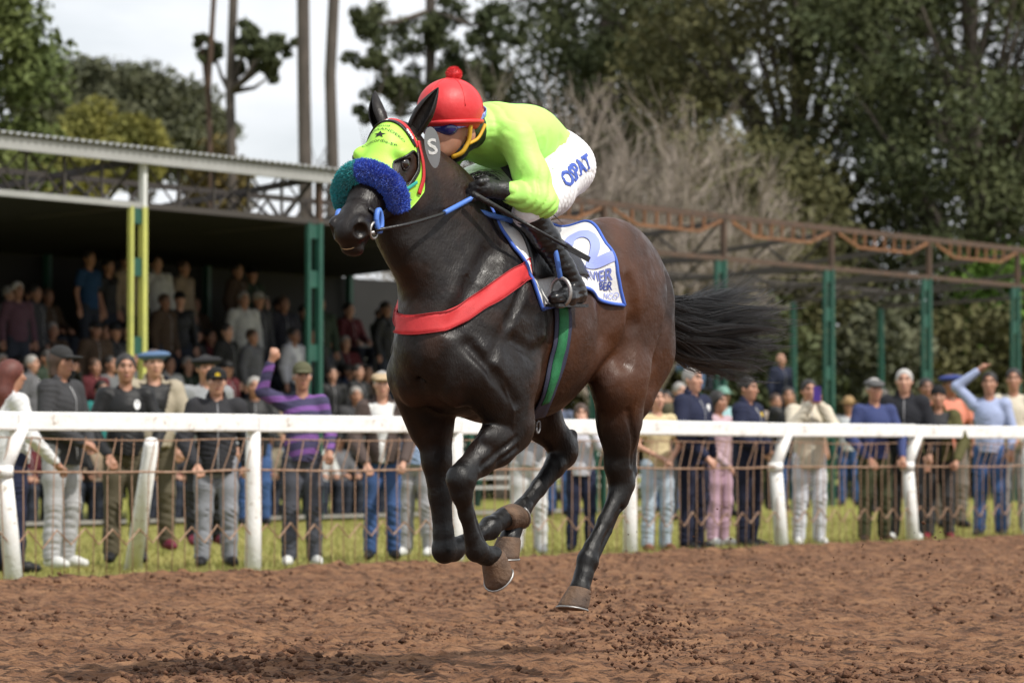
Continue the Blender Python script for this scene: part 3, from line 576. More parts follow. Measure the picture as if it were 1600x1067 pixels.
groove([(.20,1.17),(.05,1.16),(-.08,1.22)], .006, .003, .006, 1, True)
groove([(-.28,1.16),(-.30,1.05),(-.35,.95)], .006, .003, .006, 1, True)
groove([(1.14,1.93),(1.20,1.86),(1.27,1.83)], .006, .003, .006, 1, True)
body = H.build('body', coat, horse)

# ---- things the horse wears; each is laid on the body's surface
LMAT = Matrix.Translation(HO) @ Matrix.Rotation(HRZ, 4, 'Z'); LINV = LMAT.inverted()
def hit(px, py, S=None):
    S = S or H
    c = LINV @ Vector((0, 0, CAMZ)); e = LINV @ at(px, py, 20.); d = (e-c).normalized()
    t = np.arange(12.0, 18.0, .003, dtype=np.float32); p = np.array(c)[None]+t[:, None]*np.array(d)[None]
    ok = ((p > S.lo+.02) & (p < S.lo+S.h*(S.n-2)-.02)).all(1); p = p[ok]; D = S.sample(p); i = np.argmax(D < 0)
    return p[i] if (D < 0).any() else p[np.argmin(D)]
def lp(px, py, v):
    c = LINV @ Vector((0, 0, CAMZ)); e = LINV @ at(px, py, 20.); d = e-c; return np.array(c + d*((v-c.y)/d.y))
def march(o, d, S=None, r0=.6, off=0.):
    """from o + d*r0 back towards o: the first surface point, lifted by off"""
    S = S or H; o = np.asarray(o, np.float32); d = np.asarray(d, np.float32)
    t = np.arange(r0, 0, -.004, dtype=np.float32); p = o[..., None, :]+t[:, None]*d[..., None, :]
    p = np.clip(p, S.lo+S.h, S.lo+S.h*(S.n-3)); D = S.sample(p); i = np.argmax(D < 0, -1)
    Dp = np.take_along_axis(D, np.maximum(i-1, 0)[..., None], -1)[..., 0]; Dn = np.take_along_axis(D, i[..., None], -1)[..., 0]
    f = np.clip(Dp/(Dp-Dn+1e-9), 0, 1); tt = t[np.maximum(i-1, 0)]-.004*f
    return o + d*(tt+off)[..., None]
def sheet(name, P, m, parent, thick=.004, mask=None, N=None):
    """P (a,b,3) grid of outer points -> a sheet with thickness (inner layer towards -N)"""
    a, b = P.shape[:2]; du = np.gradient(P, axis=0); dv = np.gradient(P, axis=1); n = np.cross(du, dv); n /= np.linalg.norm(n, axis=-1, keepdims=True)+1e-9
    if N is not None and (n*N).sum(-1).mean() < 0: n = -n; flip = True
    else: flip = False
    V = np.concatenate([P.reshape(-1, 3), (P-n*thick).reshape(-1, 3)]); q = np.arange(a*b).reshape(a, b); F = []
    ok = np.ones((a-1, b-1), bool) if mask is None else mask
    for i in range(a-1):
        for j in range(b-1):
            if not ok[i, j]: continue
            f = (q[i, j], q[i+1, j], q[i+1, j+1], q[i, j+1]); g = tuple(x+a*b for x in f[::-1])
            F += [f[::-1], g[::-1]] if flip else [f, g]
            for (di, dj, x, y) in ((-1, 0, q[i, j], q[i, j+1]), (1, 0, q[i+1, j+1], q[i+1, j]), (0, -1, q[i+1, j], q[i, j]), (0, 1, q[i, j+1], q[i+1, j+1])):
                ii, jj = i+di, j+dj
                if not (0 <= ii < a-1 and 0 <= jj < b-1) or not ok[ii, jj]:
                    f = (x, y, y+a*b, x+a*b); F.append(f[::-1] if flip else f)
    return mesh_np(name, V, [tuple(int(x) for x in f) for f in F], m, parent, True)
def ribbon(name, P, Nn, w, m, parent, thick=.004, nw=5):
    P = np.asarray(P, float); T = np.gradient(P, axis=0); T /= np.linalg.norm(T, axis=1, keepdims=True); B = np.cross(T, Nn); B /= np.linalg.norm(B, axis=1, keepdims=True)
    G = P[:, None, :]+B[:, None, :]*np.linspace(-w/2, w/2, nw)[None, :, None]
    return G, B
def smooth_path(P, n):
    P = np.asarray(P, float); t = np.concatenate([[0], np.cumsum(np.linalg.norm(np.diff(P, axis=0), axis=1))]); tt = np.linspace(0, t[-1], n)
    Q = np.stack([np.interp(tt, t, P[:, i]) for i in range(3)], 1)
    for _ in range(max(2, n//10)): Q[1:-1] = .25*Q[:-2]+.5*Q[1:-1]+.25*Q[2:]
    return Q
def lay(S, P, off):
    """push points to the surface + off along the field's gradient"""
    P = np.asarray(P, np.float32).copy()
    for _ in range(6):
        g = S.grad(P, .02); P = P - g*(np.clip(S.sample(P), -.05, .05)-off)[..., None]*.8
    return P
def text_tris(txt, size, bold=0, cuts=0, sx=1.0):
    cu = bpy.data.curves.new('t', 'FONT'); cu.body = txt; cu.size = size; cu.align_x = 'CENTER'; cu.align_y = 'CENTER'; cu.offset = bold; cu.resolution_u = 3
    o = bpy.data.objects.new('t', cu); col.objects.link(o); dg = bpy.context.evaluated_depsgraph_get(); me = bpy.data.meshes.new_from_object(o.evaluated_get(dg))
    import bmesh
    bm = bmesh.new(); bm.from_mesh(me); bmesh.ops.triangulate(bm, faces=bm.faces)
    if cuts: bmesh.ops.subdivide_edges(bm, edges=bm.edges, cuts=cuts, use_grid_fill=True); bmesh.ops.triangulate(bm, faces=bm.faces)
    V = np.array([v.co[:] for v in bm.verts]); bm.verts.index_update(); F = [tuple(v.index for v in f.verts) for f in bm.faces]; bm.free()
    bpy.data.objects.remove(o); bpy.data.curves.remove(cu); bpy.data.meshes.remove(me)
    V[:, 0] *= sx
    return V[:, :2], F
m_hoof = mat('hoof_horn', (.055, .033, .022), .75, 1.2, 14, (.15, .088, .052), .4, 60)
m_shoe = mat('horseshoe_metal', (.36, .35, .34), .45, metal=.8)
m_black = mat('black_leather', (.012, .012, .013), .38, bump=.15, bscale=90)
m_red = mat('red_webbing', (.62, .035, .04), .65, .8, 40, (.48, .025, .03), .15, 300)
m_lime = mat('lime_lycra', (.42, .82, .09), .55, bump=.06, bscale=120)
m_white = mat('white_cloth', (.78, .78, .77), .8, 1, 6, (.66, .66, .66), .15, 90)
m_blue = mat('blue_trim', (.06, .14, .55), .7)
m_lilac = mat('lilac_print', (.30, .36, .78), .8)
m_lilac2 = mat('slate_blue_print', (.12, .15, .42), .8)
m_navyp = mat('navy_print', (.03, .05, .25), .8)
m_green = mat('green_webbing', (.02, .20, .07), .7, .8, 60, (.012, .13, .05), .2, 300)
m_navyw = mat('navy_webbing', (.03, .035, .07), .7, bump=.2, bscale=300)
m_bluestrap = mat('blue_rein', (.08, .20, .62), .5)
def hoof(cor, axis, toe, rc, rs, ln):
    """coronet centre, axis towards the sole, toe direction"""
    ax = Vector(axis).normalized(); tv = Vector(toe); tv = (tv-ax*tv.dot(ax)).normalized(); sd = ax.cross(tv); c = Vector(cor); V = []; F = []; n = 20
    prof = [(-.012, rc*.93, 0), (0, rc, 0), (.35*ln, rc+(rs-rc)*.45, .010), (.8*ln, rs*.97, .022), (ln, rs, .028), (ln+.003, rs*.8, .026)]
    for d, r, sh in prof:
        for k in range(n):
            t = 2*PI*k/n; f = math.cos(t); el = 1.12 if f > 0 else .82
            V.append(c+ax*(d-(.3*ln*(1-f)*.5 if d > .5*ln else 0)*(.6))+tv*(f*r*el+sh)+sd*math.sin(t)*r*.96)
    for i in range(len(prof)-1):
        for k in range(n): F.append((i*n+k, i*n+(k+1) % n, (i+1)*n+(k+1) % n, (i+1)*n+k))
    F.append(tuple((len(prof)-1)*n+k for k in range(n))); F.append(tuple(range(n-1, -1, -1)))
    o = mesh_np('hoof', np.array([v[:] for v in V]), F, m_hoof, horse, True)
    i0 = 4*n; ring = [V[i0+k] for k in range(n)]; b = MB()
    pts = [ring[k % n]+ax*.003 for k in range(-7, 8)]; b.tube(pts, .0048, 5); b.build('horseshoe', m_shoe, o, True)
hoof((-.078,.12,.362), (.32,0,-.95), (1,0,.25), .052, .066, .085)
hoof((.572,.12,.520), (-.72,0,-.69), (.69,0,-.72), .052, .064, .085)
hoof((.105,-.12,.667), (-.88,0,.47), (-.45,0,-.88), .052, .064, .085)
hoof((.058,-.13,.572), (.1,0,-1), (1,0,0), .052, .064, .085)
# eyes
m_eye = mat('horse_eye', (.012, .007, .005), .06, coat=1)
for s_ in (1, -1):
    e = SDF((-.05, -.05, -.05), (.05, .05, .05), .004); e.ell((0, 0, 0), (.027, .020, .023), .004)
    o = e.build('eye', m_eye, horse); o.location = hp(.195, .055, s_*.094)
    a = np.linspace(0, 2*PI, 25); ring = np.array([hp(.195+.030*math.cos(x), .055+.022*math.sin(x), s_*.1) for x in a]); ring = lay(H, ring, .001)
    b = MB(); b.tube([tuple(p) for p in ring], .005, 6); b.build('eyelid', coat, o, True).matrix_parent_inverse = Matrix.Translation(-Vector(o.location))
# ears: cupped leaves, opening forwards and outwards
for s_ in (1, -1):
    eb = np.array(hp(.0,.06,s_*.060)); ev = np.array([-.045, s_*.08, .175]); tt_ = np.linspace(-.22, 1, 18); w_ = np.interp(tt_, [-.22, 0, .2, .42, .62, .8, .93, 1], [.030, .030, .035, .038, .031, .019, .009, .0015]); a_ = np.linspace(math.radians(38), math.radians(322), 22)
    e1 = ev/np.linalg.norm(ev); o1 = np.array([.80, s_*.55, .1]); o1 -= e1*(o1@e1); o1 /= np.linalg.norm(o1); l1 = np.cross(e1, o1); Ge = np.zeros((18, 22, 3))
    for i, t_ in enumerate(tt_):
        op = np.clip((t_+.22)/.3, 0, 1); aa = a_*op+(1-op)*np.linspace(0, 2*PI, 22)
        Ge[i] = eb+ev*t_+w_[i]*(np.cos(aa)[:, None]*o1*.85+np.sin(aa)[:, None]*l1)+o1*(.012*math.sin(max(t_, 0)*PI))
    sheet('ear', Ge, coat, horse, .006, None, (np.cos(a_)[None, :, None]*o1+np.sin(a_)[None, :, None]*l1).repeat(18, 0))
# hood
ss = np.linspace(.035, .375, 74); ph = np.linspace(-PI, PI, 150)
def head_dir(f): return np.stack([hn[0]*np.cos(f), np.sin(f), hn[1]*np.cos(f)], -1)
def head_pt(s, f, off, S=None):
    s = np.asarray(s, float); f = np.asarray(f, float)
    c = np.interp(s, [.03, .17, .28, .42, .6], [.085, .12, .112, .082, .06])
    o = np.stack([HT[0]+hd[0]*s-hn[0]*c, 0*s, HT[1]+hd[1]*s-hn[1]*c], -1); return march(o, head_dir(f), S, .3, off)
SS, PP = np.meshgrid(ss, ph, indexing='ij'); PP = PP*(np.interp(ss, [.035, .08, .15, .22, .28, .33], [1.15, 1.2, 1.25, 1.25, 1.25, 1.25])/PI)[:, None]; G = head_pt(SS, PP, .006)
Gs = G.copy()
for _ in range(3):
    Gs[1:-1, 1:-1] = .5*Gs[1:-1, 1:-1]+.125*(Gs[:-2, 1:-1]+Gs[2:, 1:-1]+Gs[1:-1, :-2]+Gs[1:-1, 2:])
cen = (Gs[:-1, :-1]+Gs[1:, 1:])/2; msk = np.ones(cen.shape[:2], bool)
rel = (cen[..., 0]-HT[0])*hd[0]+(cen[..., 2]-HT[1])*hd[1]; reo = -((cen[..., 0]-HT[0])*hn[0]+(cen[..., 2]-HT[1])*hn[1])
eyeq = ((rel-.198)/.086)**2+((reo-.074)/.053)**2+.35*(rel-.198)*(reo-.074)/(.086*.053)
msk &= ~((eyeq < 1) & (np.abs(cen[..., 1]) > .03))
hood = sheet('racing_hood', Gs, m_lime, horse, .004, msk, head_dir(PP))
for s_ in (1, -1):                                                       # cheek pieces
    oo = np.linspace(.05, .212, 44); aa = np.linspace(0, 1, 60); s0 = np.interp(oo, [.05, .12, .20, .245], [.045, .09, .16, .215]); s1 = np.interp(oo, [.05, .13, .17, .212], [.375, .37, .345, .275])
    S2 = s0[:, None]+(s1-s0)[:, None]*aa[None]; O2 = oo[:, None]+0*S2; P0 = np.stack([HT[0]+hd[0]*S2-hn[0]*O2, 0*S2, HT[1]+hd[1]*S2-hn[1]*O2], -1)
    Gk = march(P0, np.broadcast_to(np.array([0., s_, 0]), P0.shape), H, .3, .0075); bad = np.abs(Gk[..., 1]) > .2; Gk[..., 1][bad] = s_*.06
    for _ in range(4): Gk[1:-1, 1:-1] = .5*Gk[1:-1, 1:-1]+.125*(Gk[:-2, 1:-1]+Gk[2:, 1:-1]+Gk[1:-1, :-2]+Gk[1:-1, 2:])
    Gk[..., 1] = s_*np.clip(s_*Gk[..., 1], .02, .135)
    Sc = (S2[:-1, :-1]+S2[1:, 1:])/2; Oc = (O2[:-1, :-1]+O2[1:, 1:])/2; eq = ((Sc-.198)/.086)**2+((Oc-.074)/.053)**2+.35*(Sc-.198)*(Oc-.074)/(.086*.053)
    ck = sheet('cheek_piece', Gk, m_lime, hood, .004, eq > 1, np.broadcast_to(np.array([0., s_, 0]), P0.shape))
    for e_ in (Gk[:, 0], Gk[-1]): MB().tube([tuple(p) for p in e_], .003, 5).build('hem', m_lime, ck, True)
for s_ in (1, -1):
    a = np.linspace(0, 2*PI, 41); th_ = []
    for x in a:
        c_, d_ = math.cos(x), math.sin(x); k_ = 1/math.sqrt(1+.35*c_*d_); th_.append(hp(.198+.086*c_*k_, .074+.053*d_*k_, s_*.12))
    R_ = np.array(th_); R_ = march(np.stack([R_[:, 0], 0*R_[:, 0], R_[:, 2]], -1), np.array([[0, s_, 0]]*41), H, .2, .007)
    b = MB(); b.tube([tuple(p) for p in R_], .0042, 6); b.build('eye_binding', m_black, hood, True)
def on_head(V, F, s0, f0, name, m, off=.0085, rot=0):
    c, s = math.cos(rot), math.sin(rot); a = V[:, 0]*c-V[:, 1]*s; b_ = V[:, 0]*s+V[:, 1]*c
    P = head_pt(s0-b_, f0+a/.095, off); return mesh_np(name, P, F, m, hood)
m_ink = mat('black_print', (.01, .01, .01), .7)
for txt, sz, s0, cv in (('Stud', .020, .082, 0), ('EL PARRANDERO', .018, .106, .10), ('Concordia-ER', .018, .160, .06)):
    V, F = text_tris(txt, sz); V[:, 1] -= np.abs(V[:, 0])**2/.11*cv*10*.25
    on_head(V, F, s0, 0.0, 'lettering', m_ink)
st = [(math.sin(k*PI/5)*(.017 if k % 2 == 0 else .007), math.cos(k*PI/5)*(.017 if k % 2 == 0 else .007)) for k in range(10)]
on_head(np.array(st+[(0, 0)]), [(k, 10, (k+1) % 10) for k in range(10)], .133, 0, 'star', m_ink)
# browband and bridle straps
def head_strap(name, pts, w, m, off=.011, n=40, thick=.004, parent=horse):
    P = smooth_path([head_pt(np.array(s), np.array(f), off) for s, f in pts], n); N_ = H.grad(P, .02); P = lay(H, P, off); G, B = ribbon(name, P, N_, w, m, parent)
    return sheet(name, G, m, parent, thick, None, N_[:, None, :].repeat(G.shape[1], 1))
bb = head_strap('browband', [(.075, -1.35), (.05, -.9), (.026, -.4), (.022, 0), (.026, .4), (.05, .9), (.075, 1.35)], .024, m_red)
b2 = head_strap('browband_trim', [(.088, -1.2), (.066, -.8), (.045, -.4), (.041, 0), (.045, .4), (.066, .8), (.088, 1.2)], .016, m_black, .013, parent=bb)
for f in (-.5, -.42, 0, .72, .80, .88, .96): 
    s0 = .0415+.036*abs(f)**2-.004*abs(f); V = np.array([(-.0035, -.007), (.0035, -.007), (.0035, .007), (-.0035, .007)]); P = head_pt(s0-V[:, 1], f+V[:, 0]/.095, .0165); mesh_np('white_check', P, [(0, 1, 2, 3)], m_white, bb)
head_strap('cheek_strap', [(.08, 1.38), (.16, 1.58), (.27, 1.72), (.38, 1.80), (.50, 1.75)], .018, m_black, .011)
head_strap('cheek_strap', [(.08, -1.38), (.16, -1.58), (.27, -1.72), (.38, -1.80), (.50, -1.75)], .018, m_black, .011)
head_strap('throat_strap', [(.045, 1.35), (.085, 1.62), (.15, 1.95), (.21, 2.15)], .022, m_red, .015, 30)
head_strap('teal_strap', [(.20, 1.78), (.28, 1.62), (.36, 1.45)], .012, mat('teal_tape', (.03, .42, .36), .5), .014)
head_strap('lower_noseband', [(.50, .9), (.49, 1.4), (.47, 1.9), (.45, 2.4), (.44, 3.1)], .016, m_black, .010)
# fluffy noseband
fa = np.linspace(-2.05, 2.05, 60); C_ = head_pt(np.full(60, .345)+.03*np.abs(fa/2)**2, fa, .030); Tn = np.gradient(C_, axis=0); Tn /= np.linalg.norm(Tn, axis=1, keepdims=True)
rr_ = .047*np.clip(np.minimum(1, (2.12-np.abs(fa))*3), .35, 1); V = []; F = []; nk = 18
rs = np.random.RandomState(3)
for i in range(60):
    A_ = np.cross(Tn[i], [hd[0], 0, hd[1]]); A_ /= np.linalg.norm(A_); B_ = np.cross(Tn[i], A_)
    for k in range(nk): t = 2*PI*k/nk; V.append(C_[i]+(A_*math.cos(t)+B_*math.sin(t))*rr_[i]*.86)
Fm = []
for i in range(59):
    for k in range(nk): F.append((i*nk+k, i*nk+(k+1) % nk, (i+1)*nk+(k+1) % nk, (i+1)*nk+k)); Fm.append(0 if fa[i] < -.12 else 1)
base_n = len(V)
for q in range(34000):                                                   # pile of the fleece
    i = rs.randint(0, 59); w = rs.rand(); c = C_[i]*(1-w)+C_[i+1]*w; A_ = np.cross(Tn[i], [hd[0], 0, hd[1]]); A_ /= np.linalg.norm(A_); B_ = np.cross(Tn[i], A_); t = rs.rand()*2*PI
    d = A_*math.cos(t)+B_*math.sin(t); r = rr_[i]; p = c+d*r*.82; tip = c+d*r*(.97+.11*rs.rand())+rs.randn(3)*.003; sd = np.cross(d, rs.randn(3)); sd /= np.linalg.norm(sd)+1e-9; sd *= .0017
    n0 = len(V); V += [p-sd, p+sd, tip+sd*.6, tip-sd*.6]; F.append((n0, n0+1, n0+2, n0+3)); Fm.append(0 if fa[i] < -.12 else 1)
nb = mesh_np('noseband', np.array(V), F, None, horse)
nb.data.materials.append(mat('teal_fleece', (.012, .27, .30), .9, 1, 90, (.02, .36, .38), sheen=.4)); nb.data.materials.append(mat('blue_fleece', (.020, .075, .48), .9, 1, 90, (.04, .13, .64), sheen=.4))
nb.data.polygons.foreach_set('material_index', np.array(Fm, np.int32))
# bit, rings and reins
for s_ in (1, -1):
    c = Vector(hp(.545, .095, s_*.072)); b = MB()
    b.tube([c+Vector((math.cos(t)*.030, s_*.004*math.sin(t), math.sin(t)*.030)) for t in np.linspace(0, 2*PI, 21)], .0055, 6, False); b.build('bit_ring', m_shoe, horse, True)
    c2 = Vector(hp(.50, .085, s_*.082)); b = MB(); pts = [c2+Vector((math.cos(t)*.022, 0, math.sin(t)*.040)) for t in np.linspace(0, 2*PI, 21)]; b.tube(pts, .011, 6, False); b.build('bit_guard', m_bluestrap, horse, True)
b = MB(); b.tube([hp(.55, .10, -.075), hp(.56, .104, 0), hp(.55, .10, .075)], .007, 6); b.build('bit', m_shoe, horse, True)
# ear tag plate
pc = np.array(hp(.075, .115, .155))+np.array([0,0,.03]); pv = MB(); n = 24; up = Vector((-.10, .10, -.98)).normalized(); nn = Vector((.92, .40, .05)); nn = (nn-up*nn.dot(up)).normalized(); sd = up.cross(nn)
def plate(ht, w0, w1, off, c=Vector(pc)):
    V = []
    for k in range(n):
        t = 2*PI*k/n; y = math.cos(t); w = w0+(w1-w0)*(1-y)/2; V.append(c+up*(y*ht)+sd*(math.sin(t)*w)+nn*off)
    return V
V = plate(.080, .024, .033, .003)+plate(.080, .024, .033, -.003); F = [tuple(range(n)), tuple(range(2*n-1, n-1, -1))]+[(k, n+k, n+(k+1) % n, (k+1) % n) for k in range(n)]
pl = mesh_np('number_plate', np.array([v[:] for v in V]), F, mat('grey_plate', (.25, .26, .27), .35, metal=.3), horse)
Vt, Ft = text_tris('S', .085, .0015); Pt = [Vector(pc)-up*y-sd*x+nn*.005 for x, y in Vt]; mesh_np('letter', np.array([v[:] for v in Pt]), Ft, m_white, pl)
# saddle cloth, in stations along the back and angles round the barrel
def wrap(u, f, off):
    u = np.asarray(u, float); f = np.asarray(f, float); o = np.stack([u, 0*u, np.full_like(u, 1.45)], -1)
    return march(o, np.stack([0*f, np.sin(f), np.cos(f)], -1), H, .55, off)
def uf(px, py):
    p = hit(px, py); return p[0], math.atan2(p[1], p[2]-1.45)
front = [uf(800, 390), uf(822, 425), uf(838, 462), uf(846, 484)]; back = [uf(915, 350), uf(945, 385), uf(962, 430), uf(974, 478)]
print('cloth', front, back)
fm = max(front[-1][1], 1.25); rows = np.linspace(-1, 1, 61); cols = np.linspace(0, 1, 41)
def edge(pts, f):
    a = sorted(pts, key=lambda q: q[1]); return np.interp(f, [q[1] for q in a], [q[0] for q in a])
fl = np.linspace(-1, 1, 61)
def cloth_grid(inset=0, off=.010):
    Gc = np.zeros((61, 41, 3))
    for i, r in enumerate(fl):
        fmax_c = np.interp(cols, [0, .35, .55, 1], [front[-1][1], front[-1][1]-.14, back[-1][1]-.2, back[-1][1]])
        fr = abs(r)*fmax_c; u0 = edge(front, fr); u1 = edge(back, fr); uu = u0+(u1-u0)*cols
        Gc[i] = wrap(uu, np.sign(r)*fr if r else 0*fr, off+.004*np.sin(uu*40+fr*9)*abs(r))
    return Gc
Gc = cloth_grid(); m_ = [m_white, m_blue]
cl = sheet('saddle_cloth', Gc, m_white, horse, .004, None, np.stack([0*Gc[..., 0], Gc[..., 1], Gc[..., 2]-1.3], -1))
for e_ in (Gc[:, 0], Gc[:, -1], Gc[-1], Gc[0]):
    b = MB(); b.tube([tuple(p) for p in e_], .0075, 6); b.build('border', m_blue, cl, True)
def on_cloth(txt, size, px, py, m, bold=0, cuts=0, rot=-.12, sx=1, off=.017):
    u0, f0 = uf(px, py); V, F = text_tris(txt, size, bold, cuts, sx); c, s = math.cos(rot), math.sin(rot); a = V[:, 0]*c-V[:, 1]*s; b_ = V[:, 0]*s+V[:, 1]*c
    mesh_np('lettering', wrap(u0-a, f0-b_/.33, off), F, m, cl)
on_cloth('2', .23, 922, 390, m_lilac, .006, 4, -.05, 1.35)
on_cloth('JAVIER', .060, 926, 437, m_lilac2, .001, 1, -.1)
on_cloth('BER', .046, 940, 452, m_navyp, .001, 1, -.1)
on_cloth('NCO', .036, 948, 466, m_lilac, .0, 1, -.1)
# saddle
us = np.linspace(.46, .06, 24); fs = np.linspace(-.95, .95, 31); UU, FF = np.meshgrid(us, fs, indexing='ij')
sg = wrap(UU, FF, .022+.03*np.exp(-((UU-.09)/.05)**2)*np.exp(-(FF/.35)**2)+.025*np.exp(-((UU-.44)/.04)**2)*np.exp(-(FF/.3)**2))
sheet('saddle', sg, m_black, horse, .014, None, np.stack([0*UU, np.sin(FF), np.cos(FF)], -1))
# breast band and girth
def body_strap(name, pix, w, m, off=.009, parent=horse, n=60, close=True):
    P = [hit(*q) for q in pix]; P = [p for p in P if p[1] > .01]; P = sorted(P, key=lambda p: -p[0]) if close else P
    full = [(p[0], -p[1], p[2]) for p in P[::-1]]
    if close: full += [march(np.array((.5, 0, P[0][2]-.005)), np.array((1., 0, 0)), H, .6)]
    full = smooth_path(full+[tuple(p) for p in P] if close else P, n); full = lay(H, full, off); N_ = H.grad(full, .02); G, B = ribbon(name, full, N_, w, m, parent)
    G = lay(H, G, off)
    return sheet(name, G, m, parent, .004, None, N_[:, None, :].repeat(G.shape[1], 1)), G
br, G = body_strap('breast_band', [(668, 508), (700, 501), (735, 484), (770, 460), (800, 437), (822, 422), (842, 408)], .078, m_red)
for e_ in (G[:, 0]*.9+G[:, 1]*.1, G[:, -1]*.9+G[:, -2]*.1):
    b = MB(); b.tube([tuple(p) for p in lay(H, e_, .012)], .0022, 4); b.build('stitching', mat('dark_red_thread', (.32, .015, .02), .8), br)
gi, G = body_strap('girth', [(878, 480), (880, 500), (877, 530), (868, 570), (857, 605), (845, 635), (836, 652)], .080, m_navyw, .009, n=40, close=False)
G2 = lay(H, G[:30, 1:4], .0125); sheet('girth_strap', G2, m_green, gi, .003, None, H.grad(G2, .02))
b = MB(); q = Vector(G[-1, 2].tolist()); b.tube([q+Vector((.0, .012+.002*math.sin(t), -.03))+Vector((math.cos(t)*.014, 0, math.sin(t)*.024)) for t in np.linspace(0, 2*PI, 14)], .004, 5); b.build('girth_loop', mat('grey_cord', (.18, .18, .19), .7), gi, True)
# hair
m_hair = mat('black_horse_hair', (.010, .009, .009), .32, spec=.6)
def hair(name, strands, r0, parent, m=m_hair):
    V = []; F = []
    for P in strands:
        P = np.asarray(P); T = np.gradient(P, axis=0); T /= np.linalg.norm(T, axis=1, keepdims=True)+1e-9; S_ = np.cross(T, rs.randn(3)); S_ /= np.linalg.norm(S_, axis=1, keepdims=True)+1e-9; U_ = np.cross(T, S_)
        n0 = len(V); n = len(P); rad = r0*np.linspace(1, .25, n)
        for i in range(n): V += [P[i]+S_[i]*rad[i], P[i]-S_[i]*rad[i]*.5+U_[i]*rad[i]*.87, P[i]-S_[i]*rad[i]*.5-U_[i]*rad[i]*.87]
        for i in range(n-1):
            for k in range(3): F.append((n0+i*3+k, n0+i*3+(k+1) % 3, n0+i*3+3+(k+1) % 3, n0+i*3+3+k))
    return mesh_np(name, np.array(V), np.array(F), m, parent, True)
st = []; tt = np.linspace(0, 1, 14)
for lk in range(80):
    ang = rs.rand()*2*PI; rad = math.sqrt(rs.rand()); sp = rad*math.sin(ang); lat = rad*math.cos(ang); L_ = (1.05+.25*rs.rand())*(1-.25*max(0, -sp)*rs.rand()); p1, p2 = rs.rand()*6, rs.rand()*6
    zc = (sp*.165-.10)*tt**.75-.05*np.sin(tt*PI)+.034*np.sin(tt*6.5+p1)*tt+.03*tt**3*sp; yc = (lat*.13)*tt**.8+.04*np.sin(tt*5+p2)*tt; xc = -L_*tt
    C0 = np.stack([-.68+xc, .03*lat+yc, 1.555+.045*sp+zc], 1); wd = .016*np.sin(np.clip(tt*1.25+.25, 0, 1.5)*PI/1.5)+.002
    for q in range(34):
        a_, r_ = rs.rand()*2*PI, math.sqrt(rs.rand()); e = .75+.3*rs.rand(); o_ = np.stack([0*tt, wd*r_*math.cos(a_), wd*r_*math.sin(a_)], 1)+.004*np.sin(tt*11+rs.rand()*6)[:, None]*rs.randn(3)[None]*tt[:, None]
        P = C0.copy(); P[:, 0] = -.68+xc*e; st.append(P+o_)
for q in range(110):
    ang = rs.rand()*2*PI; L_ = .8+.4*rs.rand(); st.append(np.stack([-.70-L_*tt, .15*math.cos(ang)*tt+.03*np.sin(tt*7+q), 1.55+(.21*math.sin(ang)-.11)*tt+.025*np.sin(tt*6+q)*tt], 1))
hair('tail', st, .0015, horse)
st = []
for q in range(1300):
    w = rs.rand(); c = np.array([.36+.24*w, 0, 0]); top = march(np.array((c[0], 0., 1.55)), np.array((0., 0, 1.)), H, .8); side = 1 if rs.rand() < .7 else -1
    L_ = .08+.09*rs.rand(); tt = np.linspace(0, 1, 8); back_ = -.5-.5*rs.rand()
    P = np.stack([top[0]+L_*back_*tt, side*(.01+.09*tt**1.1*(.6+.6*rs.rand()))+.01*np.sin(tt*6+q), top[2]-.01+.055*np.sin(tt*2.0)*(rs.rand()+.2)-.10*tt**2*(rs.rand()+.2)], 1); st.append(P)
for q in range(500):                                                     # flat wet mane on the near side of the neck
    w = rs.rand(); u0 = .36+.26*w; top = march(np.array((u0, 0., 1.55)), np.array((0., 0, 1.)), H, .8); tt = np.linspace(0, 1, 8); z = top[2]-.02-.20*tt*(.5+.6*rs.rand()); u = u0-.06*tt+.012*np.sin(5*tt+q)
    P = np.stack([u, np.full(8, .3), z], 1); P = march(np.stack([u, 0*u, z], 1), np.array([[0, 1., 0]]*8), H, .3, .004); st.append(P)
hair('mane', st, .0022, horse)

# the neck bends and the head turns a little to the horse's left
def bend(P):
    P = np.array(P, np.float32); u = P[:, 0]
    sm = lambda a, b: (lambda t: t*t*(3-2*t))(np.clip((u-a)/(b-a), 0, 1))
    up = (lambda t: t*t*(3-2*t))(np.clip((P[:, 2]-1.50)/.35, 0, 1))
    k = sm(.60, 1.0)*up; al = math.radians(9)*sm(.72, 1.06)*up; dx = u-.95; c, s = np.cos(al), np.sin(al)
    x = .95+dx*c-P[:, 1]*s+.02*k; y = dx*s+P[:, 1]*c-.068*k
    return np.stack([x, y, P[:, 2]], 1)
def bend_tree(o, M):
    for ch in o.children:
        Mc = M @ ch.matrix_parent_inverse @ ch.matrix_basis
        if ch.type == 'MESH':
            me = ch.data; V = np.empty(len(me.vertices)*3, np.float32); me.vertices.foreach_get('co', V); V = V.reshape(-1, 3)
            T = np.array(Mc.translation); W = bend(V+T)-T; me.vertices.foreach_set('co', W.astype(np.float32).ravel()); me.update()
        bend_tree(ch, Mc)
bend_tree(horse, Matrix.Identity(4))
rein_end = lp(722, 318, .10)
P = smooth_path([tuple(bend(np.array([hp(.545, .095, .078)]))[0]), lp(640, 350, .13), lp(690, 335, .125), rein_end, (.675, .15, 1.945)], 28); b = MB(); b.tube([tuple(p) for p in P[:17]], .0075, 6); rn = b.build('rein', m_black, horse, True)
b = MB(); b.tube([tuple(p) for p in P[16:]], .011, 6); b.build('grip', m_bluestrap, rn, True)
